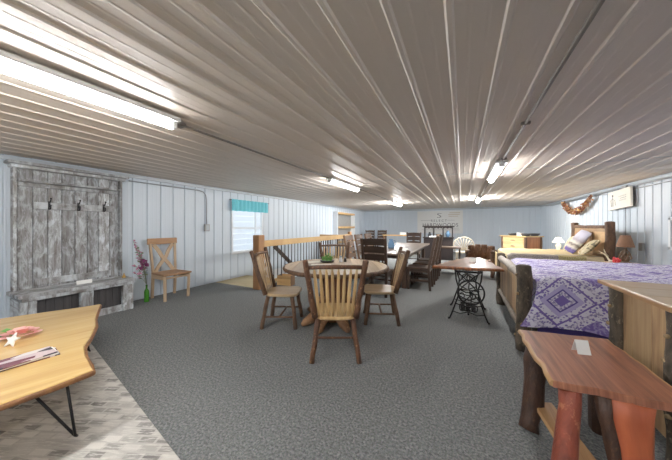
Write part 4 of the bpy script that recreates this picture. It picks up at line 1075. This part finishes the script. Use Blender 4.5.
mb = MB(); mb.tube([(-.245, .06, 0), (-.235, .08, .05), (-.215, .11, .15), (-.20, .12, .30), (-.19, .15, .42), (-.16, .17, .54)], [.055, .05, .062, .058, .066, .07], 14, .10); build('leg', mb, 'dark_leg', t)
mb = MB(); mb.tube([(-.235, -.47, 0), (-.22, -.45, .06), (-.195, -.42, .2), (-.175, -.38, .34), (-.155, -.35, .45), (-.15, -.33, .54)], [.062, .056, .05, .046, .044, .046], 14, .10); build('leg', mb, 'cedar_red', t)['label'] = 'polished red log leg'
mb = MB(); mb.tube([(.075, -.36, 0), (.07, -.355, .15), (.06, -.345, .32), (.055, -.335, .44), (.055, -.33, .54)], [.066, .066, .074, .088, .094], 16, .06, (1, .45)); lg = build('leg', mb, 'cedar_orange', t); lg['label'] = 'broad orange split log leg'
mb = MB(); mb.tube([(.015, -.372, .0), (.012, -.37, .15), (-.008, -.362, .32), (-.026, -.352, .44), (-.032, -.345, .535)], [.02, .022, .026, .03, .032], 10, .2); build('bark_edge', mb, 'dark_leg', lg)
mb = MB(); mb.tube([(.18, .26, 0), (.17, .25, .2), (.17, .25, .4), (.16, .24, .54)], [.06, .055, .06, .065], 12, .10); build('leg', mb, 'dark_leg', t)
mb = MB(); mb.prism([(-.21, .12), (-.10, .16), (-.01, -.36), (-.14, -.40)], .13, .16, .004, (0, 1, 0)); build('stretcher_board', mb, 'sapwood', t)
mb = MB(); mb.box(-.034, .034, -.001, .001, 0, .082, bev=.0004, M4=Matrix.Rotation(-.36, 4, 'X')); mb.box(-.034, .034, -.001, .001, 0, .082, bev=.0004, M4=Matrix.Translation((0, .058, 0)) @ Matrix.Rotation(.36, 4, 'X'))
tag(build('price_card', mb, 'white_card', None, (.66, 2.02, .5735), .22), 'white folded price card standing on the walnut slab table', 'card')

# ------------------------------------------------------------------ rug and coffee table at lower left
rug_o = MB(); rug_o.prism([(-6.0+2.0, -.9), (-.55, -.9), (-.55, .67), (-1.45, .88), (-2.64, 1.09), (-3.72, 1.28), (-4.1, 1.33)], .0, .012, .003)
o = build('rug', rug_o, 'rug', None, (0, 0, .001)); tag(o, 'off-white rug with broken grey brick pattern under the slab table', 'rug')
t = thing('coffee_table', 'large honey coloured live-edge slab table on black hairpin legs at lower left', 'table', (-3.0, .5, 0))
Z0, Z1 = .405, .445
raw = [(-3.74, 1.36), (-3.50, 1.25), (-3.22, 1.13), (-2.98, 1.05), (-2.74, .935), (-2.55, .83), (-2.36, .775), (-2.20, .745), (-2.08, .72), (-2.08, .55), (-2.10, .37), (-2.09, .1), (-2.12, -.4), (-2.4, -.55), (-3.4, -.5), (-4.2, -.4), (-4.25, .1), (-4.12, .5), (-3.98, .85), (-3.84, 1.12)]
out = [(x+3.0, y-.5) for x, y in raw]
mb = MB(); mb.prism(out, Z0, Z1, .006, (.25, 1, 0), inset=.012); top = build('tabletop', mb, 'live_maple', t)
mb = MB(); mb.tube([(p[0], p[1], Z0+.017) for p in out[:20]], .0165, 8, .10, (1, 1), closed=True); build('live_edge', mb, 'live_edge', top)
for x, y in ((.80, .08), (.78, -.7), (-.85, -.6), (-.55, .60)):
    for _ in (0,):
        mb = MB(); mb.tube([(x-.06, y-.09, Z0), (x+.02, y+.085, .034), (x+.025, y+.095, .0225), (x+.03, y+.085, .034), (x+.01, y+.05, Z0)], .0075, 8); mb.box(x-.09, x+.04, y-.11, y+.08, Z0-.004, Z0, bev=.001); build('hairpin_leg', mb, 'black_iron', t)
# rose, star, magazines
t = thing('silk_rose', 'pink silk rose lying on the honey slab table', 'flower', (-3.22, .66, .446))
mb = MB()
for k in range(26):
    a = k*2.4; f = k/26; r = .012+.055*f; c = Vector((r*math.cos(a), r*math.sin(a), .050-.030*f)); d = Vector((math.cos(a), math.sin(a), .9-.9*f)).normalized(); e = Vector((-math.sin(a), math.cos(a), 0))*(.024+.022*f); h = .030+.022*f
    mb.sheet(lambda u, v: c+e*(u-.5)*2*(1-.3*v*v)+d*h*v-Vector((math.cos(a), math.sin(a), 0))*(.012*(1-(2*u-1)**2))*-1, 4, 3)
build('bloom', mb, 'pink', t, recalc=False)
mb = MB(); mb.tube([(0, 0, .03), (-.06, -.05, .012), (-.22, -.10, .008)], .004, 6); build('stem', mb, 'green', t)
mb = MB()
for cx_, cy_, a in ((-.08, -.02, 2.6), (-.10, -.09, 3.6), (-.16, -.04, 2.9), (-.05, -.07, 4.2)):
    d = Vector((math.cos(a), math.sin(a), .25))*.07; e = Vector((-math.sin(a), math.cos(a), 0))*.03; c = Vector((cx_, cy_, .02))
    mb.add([c, c+d*.5+e, c+d, c+d*.5-e], [[0, 1, 2, 3]], (0, 0, 1))
build('leaves', mb, 'green', t)
mb = MB(); st_ = [((.055 if k % 2 == 0 else .024)*math.cos(PI/2+k*PI/5), (.055 if k % 2 == 0 else .024)*math.sin(PI/2+k*PI/5)) for k in range(10)]
mb.prism(st_, -.006, .006, .002, M4=Matrix.Translation((0, 0, .044)) @ Matrix.Rotation(math.radians(62), 4, 'X'))
tag(build('star_ornament', mb, 'star_white', None, (-3.03, .585, .446), .45), 'white star ornament leaning beside the pink rose', 'ornament')
for k in range(3):
    mb = MB(); mb.box(-.085, .085, -.19, .19, 0, .008, (0, 1, 0), .002)
    tag(build('magazine', mb, 'magazine' if k != 1 else 'white_card', None, (-2.63+.006*k, .52-.01*k, .4455+.0085*k), -.12+.05*k), ('glossy magazine at the bottom of the stack on the honey slab table', 'pale magazine in the middle of the stack on the honey slab table', 'pink and white magazine on top of the stack on the honey slab table')[k], 'magazine', 'magazines on the honey slab table')

# ------------------------------------------------------------------ world, camera, look
w = bpy.data.worlds.new('World'); sc.world = w; w.use_nodes = True
bg = w.node_tree.nodes['Background']; bg.inputs[0].default_value = (.88, .94, 1, 1); bg.inputs[1].default_value = 1.1
cam = bpy.data.cameras.new('Camera'); co = bpy.data.objects.new('Camera', cam); COL.objects.link(co); sc.camera = co
cam.sensor_width = 36; cam.lens = 250/672*36; cam.shift_y = -4/672; cam.clip_start = .02
co.location = (0, 0, 1.35); co.rotation_euler = (PI/2, 0, math.atan2(126, 250))
sc.view_settings.view_transform = 'Standard'; sc.view_settings.look = 'None'; sc.view_settings.exposure = .72; sc.view_settings.gamma = 1.14
sc.cycles.use_denoising = True
sc.cycles.max_bounces = 8; sc.cycles.diffuse_bounces = 7
